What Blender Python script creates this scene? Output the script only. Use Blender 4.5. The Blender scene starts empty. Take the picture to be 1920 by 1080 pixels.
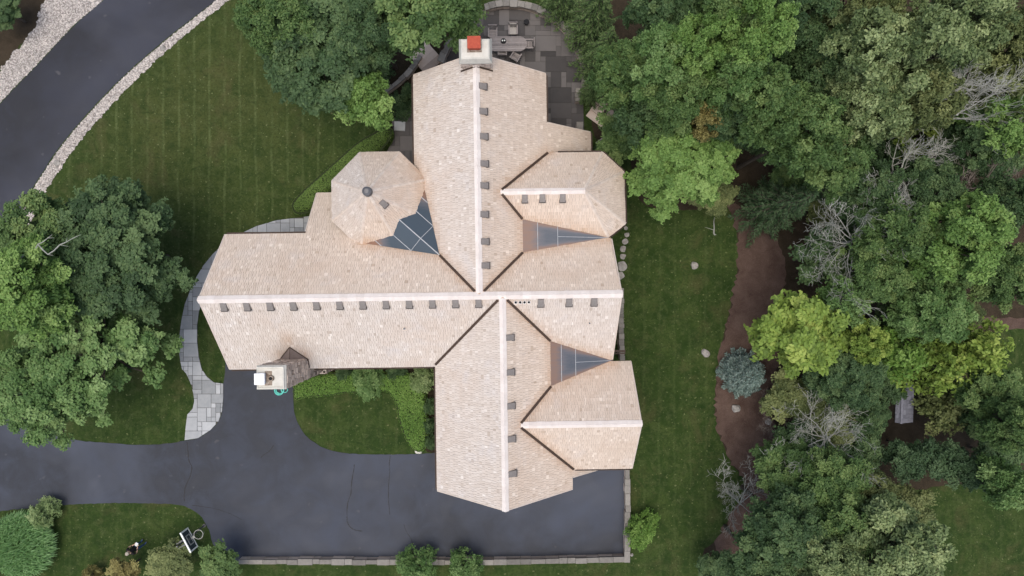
import bpy, bmesh, math, random
import numpy as np
from mathutils import Vector, Matrix

random.seed(7)
RNG = np.random.default_rng(11)
R = math.radians
SC = bpy.context.scene
COL = SC.collection

# ---------------------------------------------------------------- camera, sky, sun, exposure
CAM_H = 39.5            # drone height above the ground, metres
FPX = 1368.0            # focal length in pixels of the 1920 px wide photograph
cam_d = bpy.data.cameras.new('camera')
cam_d.sensor_width = 36.0
cam_d.lens = 36.0 * FPX / 1920.0
cam_d.clip_end = 2000
cam_d.clip_start = 0.5
cam = bpy.data.objects.new('camera', cam_d)
cam.location = (0, 0, CAM_H)
cam.rotation_euler = (0, 0, 0)
COL.objects.link(cam)
SC.camera = cam

SUN_EL, SUN_AZ = 82.0, 215.0     # azimuth clockwise from north (+Y)
world = bpy.data.worlds.new('World')
SC.world = world
world.use_nodes = True
wn = world.node_tree
wn.nodes.clear()
sky = wn.nodes.new('ShaderNodeTexSky')
sky.sky_type = 'NISHITA'
sky.sun_disc = False
sky.sun_elevation = R(SUN_EL)
sky.sun_rotation = R(SUN_AZ)
sky.air_density = 1.0
sky.dust_density = 4.0
sky.ozone_density = 0.6
bg = wn.nodes.new('ShaderNodeBackground')
bg.inputs['Strength'].default_value = 0.15
wo = wn.nodes.new('ShaderNodeOutputWorld')
wn.links.new(sky.outputs[0], bg.inputs['Color'])
wn.links.new(bg.outputs[0], wo.inputs['Surface'])

sun_d = bpy.data.lights.new('sun', 'SUN')
sun_d.energy = 1.5
sun_d.angle = R(50)
sun_d.color = (1.0, 0.95, 0.88)
sun = bpy.data.objects.new('sun', sun_d)
COL.objects.link(sun)
az = R(SUN_AZ)
sdir = Vector((math.sin(az) * math.cos(R(SUN_EL)), math.cos(az) * math.cos(R(SUN_EL)), math.sin(R(SUN_EL))))
sun.rotation_euler = sdir.to_track_quat('Z', 'Y').to_euler()
sun.location = sdir * 60

SC.view_settings.view_transform = 'Standard'
SC.view_settings.look = 'None'
SC.view_settings.gamma = 1
SC.view_settings.exposure = 0.27
SC.view_settings.use_curve_mapping = False

# ---------------------------------------------------------------- helpers
def P(px, py, z=0.0):
    """Ground-plan position of something seen at a photo pixel and standing at height z."""
    k = (CAM_H - z) / FPX
    return ((px - 960) * k, -(py - 540) * k, z)

def P2(px, py, z=0.0):
    return P(px, py, z)[:2]

HA = R(0.8)                       # the house stands turned by 0.8 degrees
HC, HS = math.cos(HA), math.sin(HA)
def HP(px, py, z):
    x, y, _ = P(px, py, z)
    return (x * HC + y * HS, -x * HS + y * HC, z)

def mesh_from(name, verts, faces, mat=None, smooth=False):
    me = bpy.data.meshes.new(name)
    me.from_pydata([tuple(v) for v in verts], [], faces)
    me.update()
    if mat is not None:
        me.materials.append(mat)
    if smooth:
        me.polygons.foreach_set('use_smooth', [True] * len(me.polygons))
    return me

def link(name, me, parent=None, loc=None, rot=None):
    o = bpy.data.objects.new(name, me)
    COL.objects.link(o)
    if parent is not None:
        o.parent = parent
    if loc is not None:
        o.location = loc
    if rot is not None:
        o.rotation_euler = rot
    return o

def empty(name, loc=(0, 0, 0), rz=0.0):
    o = bpy.data.objects.new(name, None)
    o.empty_display_size = 0.3
    COL.objects.link(o)
    o.location = loc
    o.rotation_euler = (0, 0, rz)
    return o

def tag(o, label=None, cat=None, group=None, kind=None):
    if label: o['label'] = label
    if cat: o['category'] = cat
    if group: o['group'] = group
    if kind: o['kind'] = kind
    return o

class MB:
    """collects shapes into one mesh"""
    def __init__(self):
        self.v = []
        self.f = []
        self.t = []
    def add(self, verts, faces, tint=None):
        n = len(self.v)
        self.v += [tuple(q) for q in verts]
        self.f += [tuple(i + n for i in q) for q in faces]
        self.t += [0.5 if tint is None else tint] * len(faces)
    def box(self, c, s, rz=0.0, tint=None, taper=1.0, M=None):
        hx, hy, hz = s[0] / 2, s[1] / 2, s[2] / 2
        vs = []
        for dz, k in ((-hz, 1.0), (hz, taper)):
            for dx, dy in ((-hx, -hy), (hx, -hy), (hx, hy), (-hx, hy)):
                x, y = dx * k, dy * k
                p = Vector((x * math.cos(rz) - y * math.sin(rz) + c[0], x * math.sin(rz) + y * math.cos(rz) + c[1], dz + c[2]))
                vs.append(M @ p if M is not None else p)
        self.add(vs, [(3, 2, 1, 0), (4, 5, 6, 7), (0, 1, 5, 4), (1, 2, 6, 5), (2, 3, 7, 6), (3, 0, 4, 7)], tint)
    def prism(self, poly, z0, z1, tint=None):
        """poly: plan polygon, counter-clockwise"""
        a = sum(poly[i][0] * poly[(i + 1) % len(poly)][1] - poly[(i + 1) % len(poly)][0] * poly[i][1] for i in range(len(poly)))
        if a < 0: poly = poly[::-1]
        n = len(poly)
        vs = [(p[0], p[1], z0) for p in poly] + [(p[0], p[1], z1) for p in poly]
        fs = [tuple(range(n, 2 * n)), tuple(range(n - 1, -1, -1))]
        fs += [(i, (i + 1) % n, n + (i + 1) % n, n + i) for i in range(n)]
        self.add(vs, fs, tint)
    def tube(self, pts, rad, sides=6, tint=None, cap=True):
        pts = [Vector(p) for p in pts]
        if not hasattr(rad, '__len__'): rad = [rad] * len(pts)
        rings = []
        for i, p in enumerate(pts):
            d = (pts[min(i + 1, len(pts) - 1)] - pts[max(i - 1, 0)])
            if d.length < 1e-6: d = Vector((0, 0, 1))
            d.normalize()
            a = d.orthogonal().normalized() if i == 0 else (rings[-1][1] - d * rings[-1][1].dot(d)).normalized()
            b = d.cross(a)
            rings.append(([p + (a * math.cos(2 * math.pi * k / sides) + b * math.sin(2 * math.pi * k / sides)) * rad[i] for k in range(sides)], a))
        vs = [q for r_, _ in rings for q in r_]
        fs = []
        for i in range(len(pts) - 1):
            for k in range(sides):
                k2 = (k + 1) % sides
                fs.append((i * sides + k, i * sides + k2, (i + 1) * sides + k2, (i + 1) * sides + k))
        if cap:
            fs.append(tuple(range(sides - 1, -1, -1)))
            fs.append(tuple(range((len(pts) - 1) * sides, len(pts) * sides)))
        self.add(vs, fs, tint)
    def mesh(self, name, mat=None, smooth=False):
        me = mesh_from(name, self.v, self.f, mat, smooth)
        at = me.attributes.new('tint', 'FLOAT', 'FACE')
        at.data.foreach_set('value', np.array(self.t, dtype=np.float32))
        return me
    def build(self, name, mat=None, parent=None, loc=None, rot=None, smooth=False):
        return link(name, self.mesh(name, mat, smooth), parent, loc, rot)

def smooth_line(pts, n=6, closed=False):
    """Catmull-Rom through plan points"""
    out = []
    m = len(pts)
    rng = range(m if closed else m - 1)
    for i in rng:
        p0 = pts[(i - 1) % m] if closed or i > 0 else pts[i]
        p1 = pts[i]
        p2 = pts[(i + 1) % m]
        p3 = pts[(i + 2) % m] if closed or i + 2 < m else p2
        for k in range(n):
            t = k / n
            out.append(tuple(0.5 * (2 * p1[j] + (p2[j] - p0[j]) * t + (2 * p0[j] - 5 * p1[j] + 4 * p2[j] - p3[j]) * t * t
                                    + (3 * p1[j] - p0[j] - 3 * p2[j] + p3[j]) * t ** 3) for j in range(len(p1))))
    if not closed: out.append(tuple(pts[-1]))
    return out

def rough_line(pts, amp=0.03, step=0.12, closed=False, seed=1):
    """subdivide and jitter a line so that turf and asphalt edges are not razor sharp"""
    rr = random.Random(seed)
    out = []
    m = len(pts)
    for i in range(m if closed else m - 1):
        a, b = pts[i], pts[(i + 1) % m]
        L = math.hypot(b[0] - a[0], b[1] - a[1])
        n = max(1, int(L / step))
        nx, ny = (-(b[1] - a[1]) / max(L, 1e-6), (b[0] - a[0]) / max(L, 1e-6))
        for k in range(n):
            t = k / n
            j = rr.uniform(-amp, amp)
            out.append((a[0] + (b[0] - a[0]) * t + nx * j, a[1] + (b[1] - a[1]) * t + ny * j))
    if not closed: out.append(pts[-1])
    return out

def area2(poly):
    return 0.5 * sum(poly[i][0] * poly[(i + 1) % len(poly)][1] - poly[(i + 1) % len(poly)][0] * poly[i][1] for i in range(len(poly)))

def clip_half(poly, a, b, c):
    """keep a*x + b*y <= c"""
    out = []
    n = len(poly)
    for i in range(n):
        p, q = poly[i], poly[(i + 1) % n]
        dp, dq = a * p[0] + b * p[1] - c, a * q[0] + b * q[1] - c
        if dp <= 0: out.append(p)
        if (dp < 0 < dq) or (dq < 0 < dp):
            t = dp / (dp - dq)
            out.append((p[0] + (q[0] - p[0]) * t, p[1] + (q[1] - p[1]) * t))
    return out

def clip_rect(poly, x0, y0, x1, y1):
    for h in ((1, 0, x1), (-1, 0, -x0), (0, 1, y1), (0, -1, -y0)):
        poly = clip_half(poly, *h)
        if len(poly) < 3: return []
    return poly

def clip_convex(poly, conv):
    """clip poly by the convex counter-clockwise polygon conv"""
    n = len(conv)
    for i in range(n):
        p, q = conv[i], conv[(i + 1) % n]
        a, b = (q[1] - p[1]), -(q[0] - p[0])
        poly = clip_half(poly, a, b, a * p[0] + b * p[1])
        if len(poly) < 3: return []
    return poly

def in_poly(x, y, poly):
    c = False
    j = len(poly) - 1
    for i in range(len(poly)):
        xi, yi = poly[i][0], poly[i][1]
        xj, yj = poly[j][0], poly[j][1]
        if (yi > y) != (yj > y) and x < (xj - xi) * (y - yi) / (yj - yi) + xi: c = not c
        j = i
    return c

def ngon_sheet(name, poly, z, mat, kind='structure', thick=0.0):
    """flat sheet from a (possibly concave) plan polygon"""
    bm = bmesh.new()
    vs = [bm.verts.new((p[0], p[1], z)) for p in poly]
    f = bm.faces.new(vs)
    f.normal_update()
    if f.normal.z < 0: f.normal_flip()
    f.normal_update()
    if thick > 0:
        r = bmesh.ops.extrude_face_region(bm, geom=[f])
        for e in r['geom']:
            if isinstance(e, bmesh.types.BMVert): e.co.z += thick
    bmesh.ops.triangulate(bm, faces=bm.faces[:], ngon_method='BEAUTY')
    bmesh.ops.recalc_face_normals(bm, faces=bm.faces[:])
    if thick == 0:
        for f in bm.faces:
            if f.normal.z < 0: f.normal_flip()
    me = bpy.data.meshes.new(name)
    bm.to_mesh(me)
    bm.free()
    me.materials.append(mat)
    o = link(name, me)
    if kind: o['kind'] = kind
    return o

# ---------------------------------------------------------------- materials
class NT:
    def __init__(self, name):
        self.m = bpy.data.materials.new(name)
        self.m.use_nodes = True
        self.t = self.m.node_tree
        self.t.nodes.clear()
        self.out = self.t.nodes.new('ShaderNodeOutputMaterial')
        self.co = None
    def n(self, ty, **kw):
        nd = self.t.nodes.new(ty)
        for k, v in kw.items():
            if k in nd.inputs.keys() if isinstance(k, str) else False:
                nd.inputs[k].default_value = v
            else:
                setattr(nd, k, v)
        return nd
    def l(self, a, b): self.t.links.new(a, b)
    def coord(self, which='Object'):
        tc = self.n('ShaderNodeTexCoord')
        return tc.outputs[which]
    def noise(self, vec, scale, detail=4, rough=0.6, dist=0.0):
        nd = self.n('ShaderNodeTexNoise')
        nd.inputs['Scale'].default_value = scale
        nd.inputs['Detail'].default_value = detail
        nd.inputs['Roughness'].default_value = rough
        nd.inputs['Distortion'].default_value = dist
        self.l(vec, nd.inputs['Vector'])
        return nd.outputs['Fac']
    def ramp(self, fac, stops):
        nd = self.n('ShaderNodeValToRGB')
        el = nd.color_ramp.elements
        while len(el) < len(stops): el.new(0.5)
        for e, (p, c) in zip(el, stops):
            e.position = p
            e.color = (*c, 1) if len(c) == 3 else c
        self.l(fac, nd.inputs['Fac'])
        return nd.outputs['Color']
    def mix(self, fac, a, b, mode='MIX'):
        nd = self.n('ShaderNodeMix', data_type='RGBA', blend_type=mode)
        for s, v in ((nd.inputs['Factor'], fac), (nd.inputs[6], a), (nd.inputs[7], b)):
            if hasattr(v, 'is_linked'): self.l(v, s)
            elif isinstance(v, (int, float)): s.default_value = v
            else: s.default_value = (*v, 1)
        return nd.outputs[2]
    def attr(self, name):
        nd = self.n('ShaderNodeAttribute', attribute_name=name)
        return nd.outputs['Fac']
    def bump(self, height, strength=0.3, dist=0.02):
        nd = self.n('ShaderNodeBump')
        nd.inputs['Strength'].default_value = strength
        nd.inputs['Distance'].default_value = dist
        self.l(height, nd.inputs['Height'])
        return nd.outputs['Normal']
    def pbr(self, col, rough=0.8, metal=0.0, normal=None, spec=0.3, alpha=None):
        b = self.n('ShaderNodeBsdfPrincipled')
        for s, v in ((b.inputs['Base Color'], col), (b.inputs['Roughness'], rough), (b.inputs['Metallic'], metal)):
            if hasattr(v, 'is_linked'): self.l(v, s)
            elif isinstance(v, (int, float)): s.default_value = v
            else: s.default_value = (*v, 1)
        b.inputs['Specular IOR Level'].default_value = spec
        if normal is not None: self.l(normal, b.inputs['Normal'])
        self.l(b.outputs[0], self.out.inputs['Surface'])
        return b

def m_plain(name, c1, c2, scale=8.0, rough=0.8, metal=0.0, bump=0.2, spec=0.3, tint=0.0):
    """two-tone mottled surface; tint = how far the per-piece value shifts it"""
    t = NT(name)
    co = t.coord()
    f = t.noise(co, scale, 5, 0.65)
    c = t.ramp(f, [(0.3, c1), (0.7, c2)])
    if tint:
        a = t.attr('tint')
        c = t.mix(tint, c, t.ramp(a, [(0.0, tuple(v * 0.45 for v in c1)), (1.0, tuple(min(1, v * 1.55) for v in c2))]))
    nrm = t.bump(t.noise(co, scale * 6, 4, 0.7), bump, 0.02) if bump else None
    t.pbr(c, rough, metal, nrm, spec)
    return t.m

def m_leaf(name, dark, mid, light, trans=0.24):
    t = NT(name)
    a = t.attr('tint')
    dark, mid, light = [(r_ * 1.06, g_ * 1.13, b_ * 1.08) for r_, g_, b_ in (dark, mid, light)]
    c = t.ramp(a, [(0.05, dark), (0.5, mid), (0.95, light)])
    d = t.n('ShaderNodeBsdfPrincipled')
    t.l(c, d.inputs['Base Color'])
    d.inputs['Roughness'].default_value = 0.6
    d.inputs['Specular IOR Level'].default_value = 0.25
    tr = t.n('ShaderNodeBsdfTranslucent')
    t.l(c, tr.inputs['Color'])
    mx = t.n('ShaderNodeMixShader')
    mx.inputs[0].default_value = trans
    t.l(d.outputs[0], mx.inputs[1])
    t.l(tr.outputs[0], mx.inputs[2])
    t.l(mx.outputs[0], t.out.inputs['Surface'])
    return t.m

def m_lawn():
    t = NT('lawn_grass')
    co = t.coord()
    big = t.noise(co, 0.16, 4, 0.6)
    mid = t.noise(co, 0.9, 5, 0.65, 0.4)
    fine = t.noise(co, 9.0, 5, 0.75)
    c = t.ramp(mid, [(0.30, (0.020, 0.042, 0.010)), (0.5, (0.034, 0.060, 0.014)), (0.70, (0.056, 0.082, 0.022))])
    # drier, yellower turf in the open middle of the north-west lawn, and in scattered patches
    sub = t.n('ShaderNodeVectorMath', operation='DISTANCE')
    t.l(co, sub.inputs[0])
    sub.inputs[1].default_value = (-17.0, 9.0, 0.0)
    ds = t.n('ShaderNodeMath', operation='MULTIPLY_ADD')
    t.l(sub.outputs['Value'], ds.inputs[0]); ds.inputs[1].default_value = -0.055; ds.inputs[2].default_value = 0.52
    dry = t.n('ShaderNodeMath', operation='ADD')
    t.l(ds.outputs[0], dry.inputs[0]); t.l(big, dry.inputs[1])
    brown = t.mix(mid, (0.040, 0.062, 0.016), (0.098, 0.092, 0.034))
    bf = t.ramp(dry.outputs[0], [(0.45, (0, 0, 0)), (0.98, (0.62, 0.62, 0.62))])
    c = t.mix(bf, c, brown)
    # mowing lines running north-south, broken and uneven
    w = t.n('ShaderNodeTexWave', wave_type='BANDS', bands_direction='X')
    w.inputs['Scale'].default_value = 0.374
    w.inputs['Distortion'].default_value = 1.6
    w.inputs['Detail'].default_value = 4
    w.inputs['Detail Scale'].default_value = 0.8
    t.l(co, w.inputs['Vector'])
    wf = t.ramp(w.outputs['Fac'], [(0.90, (0, 0, 0)), (1.0, (1, 1, 1))])
    wm = t.ramp(t.noise(co, 0.8, 5, 0.75), [(0.40, (0, 0, 0)), (0.64, (0.80, 0.80, 0.80))])
    wf = t.mix(1.0, wf, wm, 'MULTIPLY')
    wf = t.mix(1.0, wf, t.ramp(dry.outputs[0], [(0.25, (0.35, 0.35, 0.35)), (0.85, (1, 1, 1))]), 'MULTIPLY')
    c = t.mix(wf, c, (0.120, 0.150, 0.056))
    patch = t.noise(co, 2.4, 5, 0.8, 0.5)
    c = t.mix(t.ramp(patch, [(0.48, (0, 0, 0)), (0.66, (0.60, 0.60, 0.60))]), c, (0.084, 0.102, 0.038))
    c = t.mix(t.ramp(t.noise(co, 1.7, 5, 0.8, 0.8), [(0.36, (0.60, 0.60, 0.60)), (0.50, (0, 0, 0))]), c, (0.022, 0.042, 0.011))
    c = t.mix(t.ramp(t.noise(co, 0.55, 4, 0.7, 0.6), [(0.54, (0, 0, 0)), (0.70, (0.5, 0.5, 0.5))]), c, (0.088, 0.080, 0.034))
    c = t.mix(t.ramp(fine, [(0.36, (0.55, 0.55, 0.55)), (0.52, (0, 0, 0))]), c, (0.018, 0.034, 0.008))
    speck = t.noise(co, 6.5, 2, 0.5)
    c = t.mix(t.ramp(speck, [(0.66, (0, 0, 0)), (0.72, (0.75, 0.75, 0.75))]), c, (0.165, 0.180, 0.080))
    nrm = t.bump(t.noise(co, 22.0, 4, 0.8), 0.9, 0.05)
    t.pbr(c, 0.9, 0, nrm, 0.1)
    return t.m

def m_asphalt(name='asphalt', base=(0.037, 0.043, 0.058)):
    t = NT(name)
    co = t.coord()
    big = t.noise(co, 0.10, 4, 0.55, 0.6)
    mid = t.noise(co, 0.7, 5, 0.6, 0.5)
    fine = t.noise(co, 60.0, 3, 0.7)
    c = t.ramp(big, [(0.40, tuple(v * 0.50 for v in base)), (0.60, tuple(v * 1.50 for v in base))])
    c = t.mix(t.ramp(mid, [(0.44, (0, 0, 0)), (0.66, (0.42, 0.42, 0.42))]), c, tuple(v * 1.7 for v in base))
    c = t.mix(t.ramp(t.noise(co, 1.6, 2, 0.4), [(0.70, (0, 0, 0)), (0.78, (0.30, 0.30, 0.30))]), c, (0.16, 0.15, 0.15))
    c = t.mix(t.ramp(fine, [(0.4, (0.0, 0.0, 0.0)), (0.8, (0.35, 0.35, 0.35))]), c, tuple(v * 1.7 for v in base))
    t.pbr(c, t.ramp(mid, [(0.3, (0.62,) * 3), (0.7, (0.8,) * 3)]), 0, t.bump(fine, 0.5, 0.01), 0.4)
    return t.m

def m_soil(name, a, b, c3):
    t = NT(name)
    co = t.coord()
    f = t.noise(co, 1.3, 6, 0.7, 0.3)
    g = t.noise(co, 26.0, 4, 0.8)
    c = t.ramp(f, [(0.3, a), (0.7, b)])
    c = t.mix(t.ramp(g, [(0.55, (0, 0, 0)), (0.75, (0.7, 0.7, 0.7))]), c, c3)
    t.pbr(c, 0.95, 0, t.bump(g, 1.0, 0.06), 0.1)
    return t.m

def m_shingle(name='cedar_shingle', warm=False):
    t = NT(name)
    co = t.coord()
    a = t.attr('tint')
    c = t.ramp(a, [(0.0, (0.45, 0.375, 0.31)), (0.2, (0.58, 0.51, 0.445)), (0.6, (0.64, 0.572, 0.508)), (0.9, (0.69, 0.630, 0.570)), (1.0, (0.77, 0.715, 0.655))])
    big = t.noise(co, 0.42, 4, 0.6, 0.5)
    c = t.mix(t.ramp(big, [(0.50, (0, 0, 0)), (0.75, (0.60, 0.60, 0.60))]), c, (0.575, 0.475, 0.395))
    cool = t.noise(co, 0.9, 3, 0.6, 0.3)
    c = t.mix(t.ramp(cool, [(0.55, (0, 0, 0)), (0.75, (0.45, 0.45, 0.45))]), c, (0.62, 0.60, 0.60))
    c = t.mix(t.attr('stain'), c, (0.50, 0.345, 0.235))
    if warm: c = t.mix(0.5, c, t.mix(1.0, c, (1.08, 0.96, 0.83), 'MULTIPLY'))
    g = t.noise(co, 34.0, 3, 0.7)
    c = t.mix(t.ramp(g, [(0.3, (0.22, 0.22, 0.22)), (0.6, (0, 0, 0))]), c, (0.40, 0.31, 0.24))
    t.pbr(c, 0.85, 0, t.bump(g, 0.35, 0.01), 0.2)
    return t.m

def m_copper():
    """cricket sheet: brown copper weathering to blue-grey patina; 'tint' is where the run-off stands"""
    t = NT('weathered_copper')
    co = t.coord()
    mp = t.n('ShaderNodeMapping')
    mp.inputs['Scale'].default_value = (0.7, 3.4, 1.0)
    t.l(co, mp.inputs['Vector'])
    n = t.noise(mp.outputs[0], 2.2, 6, 0.7, 0.4)
    a = t.attr('tint')
    ma = t.n('ShaderNodeMath', operation='MULTIPLY_ADD')
    t.l(n, ma.inputs[0])
    ma.inputs[1].default_value = 0.42
    t.l(a, ma.inputs[2])
    c = t.ramp(ma.outputs[0], [(0.30, (0.235, 0.135, 0.090)), (0.48, (0.20, 0.14, 0.115)), (0.66, (0.120, 0.122, 0.138)), (0.98, (0.052, 0.076, 0.100))])
    t.pbr(c, 0.5, 0.15, t.bump(n, 0.1, 0.02), 0.45)
    return t.m

MAT = {}
MAT['lawn'] = m_lawn()
MAT['asphalt'] = m_asphalt()
MAT['road'] = m_asphalt('road_asphalt', (0.022, 0.024, 0.033))
MAT['crack'] = m_plain('crack_filler', (0.010, 0.010, 0.012), (0.02, 0.02, 0.022), 20, 0.6, bump=0)
MAT['mulch'] = m_soil('bark_mulch', (0.075, 0.046, 0.036), (0.145, 0.100, 0.080), (0.26, 0.205, 0.17))
MAT['forest'] = m_soil('leaf_litter', (0.034, 0.027, 0.017), (0.068, 0.051, 0.034), (0.11, 0.088, 0.062))
MAT['bed'] = m_soil('garden_soil', (0.022, 0.020, 0.012), (0.045, 0.034, 0.022), (0.08, 0.06, 0.04))
MAT['gravelbed'] = m_soil('gravel_bed', (0.20, 0.18, 0.165), (0.36, 0.33, 0.30), (0.50, 0.47, 0.44))
MAT['pebble'] = m_plain('pebble', (0.40, 0.36, 0.33), (0.55, 0.51, 0.47), 5, 0.85, bump=0.1, tint=0.55)
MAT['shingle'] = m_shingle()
MAT['shingle_warm'] = m_shingle('warm_cedar_shingle', True)  # same cedar shingle in a warmer tone, assigned slope by slope
MAT['deck'] = m_plain('roof_board', (0.20, 0.145, 0.105), (0.26, 0.19, 0.14), 5, 0.85)
MAT['ridge'] = m_plain('fresh_cedar_ridge', (0.74, 0.66, 0.60), (0.84, 0.77, 0.71), 4, 0.8, bump=0.1, tint=0.10)
MAT['hip'] = m_plain('cedar_hip', (0.60, 0.50, 0.42), (0.72, 0.63, 0.55), 4, 0.8, bump=0.1, tint=0.12)
MAT['valley'] = m_plain('dark_copper', (0.060, 0.040, 0.030), (0.095, 0.062, 0.045), 6, 0.6, 0.2)
MAT['gutter'] = m_plain('brown_gutter', (0.050, 0.034, 0.026), (0.09, 0.06, 0.045), 5, 0.55, 0.2)
MAT['copper'] = m_copper()
MAT['seam'] = m_plain('solder_seam', (0.30, 0.33, 0.36), (0.44, 0.46, 0.48), 6, 0.5, 0.2, bump=0)
MAT['vent'] = m_plain('vent_metal', (0.20, 0.18, 0.165), (0.27, 0.245, 0.225), 8, 0.55, 0.2, bump=0.05)
MAT['ventdark'] = m_plain('vent_lip', (0.085, 0.075, 0.068), (0.12, 0.105, 0.095), 8, 0.6, 0.2, bump=0.05)
MAT['lead'] = m_plain('lead_pipe', (0.5, 0.5, 0.5), (0.68, 0.67, 0.66), 8, 0.5, 0.1, bump=0.05)
MAT['black'] = m_plain('black_void', (0.008, 0.008, 0.008), (0.015, 0.014, 0.014), 8, 0.8, bump=0)
MAT['wall'] = m_plain('house_wall', (0.30, 0.25, 0.20), (0.38, 0.32, 0.26), 3, 0.9, bump=0.3)
MAT['crown'] = m_plain('mortar_crown', (0.50, 0.48, 0.42), (0.64, 0.62, 0.55), 4, 0.85, bump=0.15)
MAT['clay'] = m_plain('red_clay', (0.33, 0.055, 0.030), (0.43, 0.085, 0.045), 9, 0.75, bump=0.2)
MAT['rust'] = m_plain('sooty_mortar', (0.10, 0.055, 0.035), (0.42, 0.36, 0.29), 9, 0.9, bump=0.2)
MAT['galv'] = m_plain('white_metal', (0.52, 0.55, 0.60), (0.64, 0.66, 0.70), 5, 0.4, 0.2, bump=0.02)
MAT['stone'] = m_plain('field_stone', (0.36, 0.285, 0.235), (0.52, 0.44, 0.375), 7, 0.9, bump=0.5, tint=0.6)
MAT['capstone'] = m_plain('cap_stone', (0.15, 0.142, 0.125), (0.24, 0.225, 0.20), 6, 0.9, bump=0.5, tint=0.4)
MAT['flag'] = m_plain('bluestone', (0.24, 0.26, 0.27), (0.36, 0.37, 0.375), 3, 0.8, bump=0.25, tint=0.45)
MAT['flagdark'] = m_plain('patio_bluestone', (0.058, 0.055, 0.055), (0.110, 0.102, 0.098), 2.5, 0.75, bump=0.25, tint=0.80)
MAT['joint'] = m_plain('sand_joint', (0.06, 0.058, 0.05), (0.10, 0.095, 0.08), 8, 0.95, bump=0.3)
MAT['rock'] = m_plain('boulder', (0.20, 0.19, 0.17), (0.40, 0.38, 0.35), 5, 0.9, bump=0.7)
MAT['teak'] = m_plain('silvered_teak', (0.22, 0.195, 0.185), (0.34, 0.305, 0.29), 9, 0.8, bump=0.3, tint=0.35)
MAT['cushion'] = m_plain('grey_cushion', (0.34, 0.32, 0.30), (0.42, 0.40, 0.37), 9, 0.9, bump=0.1)
MAT['bark'] = m_plain('bark', (0.055, 0.045, 0.035), (0.11, 0.09, 0.07), 9, 0.95, bump=0.8)
MAT['deadwood'] = m_plain('bleached_wood', (0.23, 0.24, 0.21), (0.36, 0.365, 0.33), 7, 0.9, bump=0.4)
MAT['browntwig'] = m_plain('brown_twig', (0.12, 0.10, 0.085), (0.21, 0.18, 0.155), 7, 0.9, bump=0.4)
MAT['hose'] = m_plain('turquoise_hose', (0.09, 0.50, 0.42), (0.16, 0.62, 0.53), 8, 0.45, bump=0)
MAT['shedroof'] = m_plain('grey_shed_shingle', (0.125, 0.130, 0.160), (0.18, 0.185, 0.22), 3, 0.85, bump=0.3, tint=0.3)
MAT['shedwall'] = m_plain('shed_board', (0.10, 0.08, 0.06), (0.15, 0.12, 0.10), 3, 0.9)
MAT['white'] = m_plain('white_paint', (0.74, 0.76, 0.70), (0.80, 0.81, 0.76), 6, 0.5, bump=0.02)
MAT['steel'] = m_plain('grey_steel', (0.10, 0.10, 0.105), (0.15, 0.15, 0.155), 6, 0.5, 0.4, bump=0.02)
MAT['rim'] = m_plain('pale_rim', (0.36, 0.36, 0.33), (0.46, 0.46, 0.42), 6, 0.5, 0.2, bump=0.02)
MAT['skin'] = m_plain('skin', (0.48, 0.30, 0.21), (0.54, 0.35, 0.25), 12, 0.6, bump=0.02)
MAT['hair'] = m_plain('pale_hair', (0.33, 0.29, 0.23), (0.46, 0.41, 0.34), 30, 0.7, bump=0.4)
MAT['jeans'] = m_plain('blue_denim', (0.045, 0.085, 0.19), (0.07, 0.125, 0.26), 14, 0.9, bump=0.2)
MAT['tee'] = m_plain('black_cotton', (0.012, 0.012, 0.013), (0.025, 0.025, 0.027), 12, 0.9, bump=0.1)
MAT['shoe'] = m_plain('shoe', (0.10, 0.09, 0.08), (0.16, 0.14, 0.13), 12, 0.7, bump=0.1)
t = NT('smoked_board')
t.pbr((0.018, 0.035, 0.040), 0.25, 0, None, 0.5)
MAT['board'] = t.m

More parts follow.
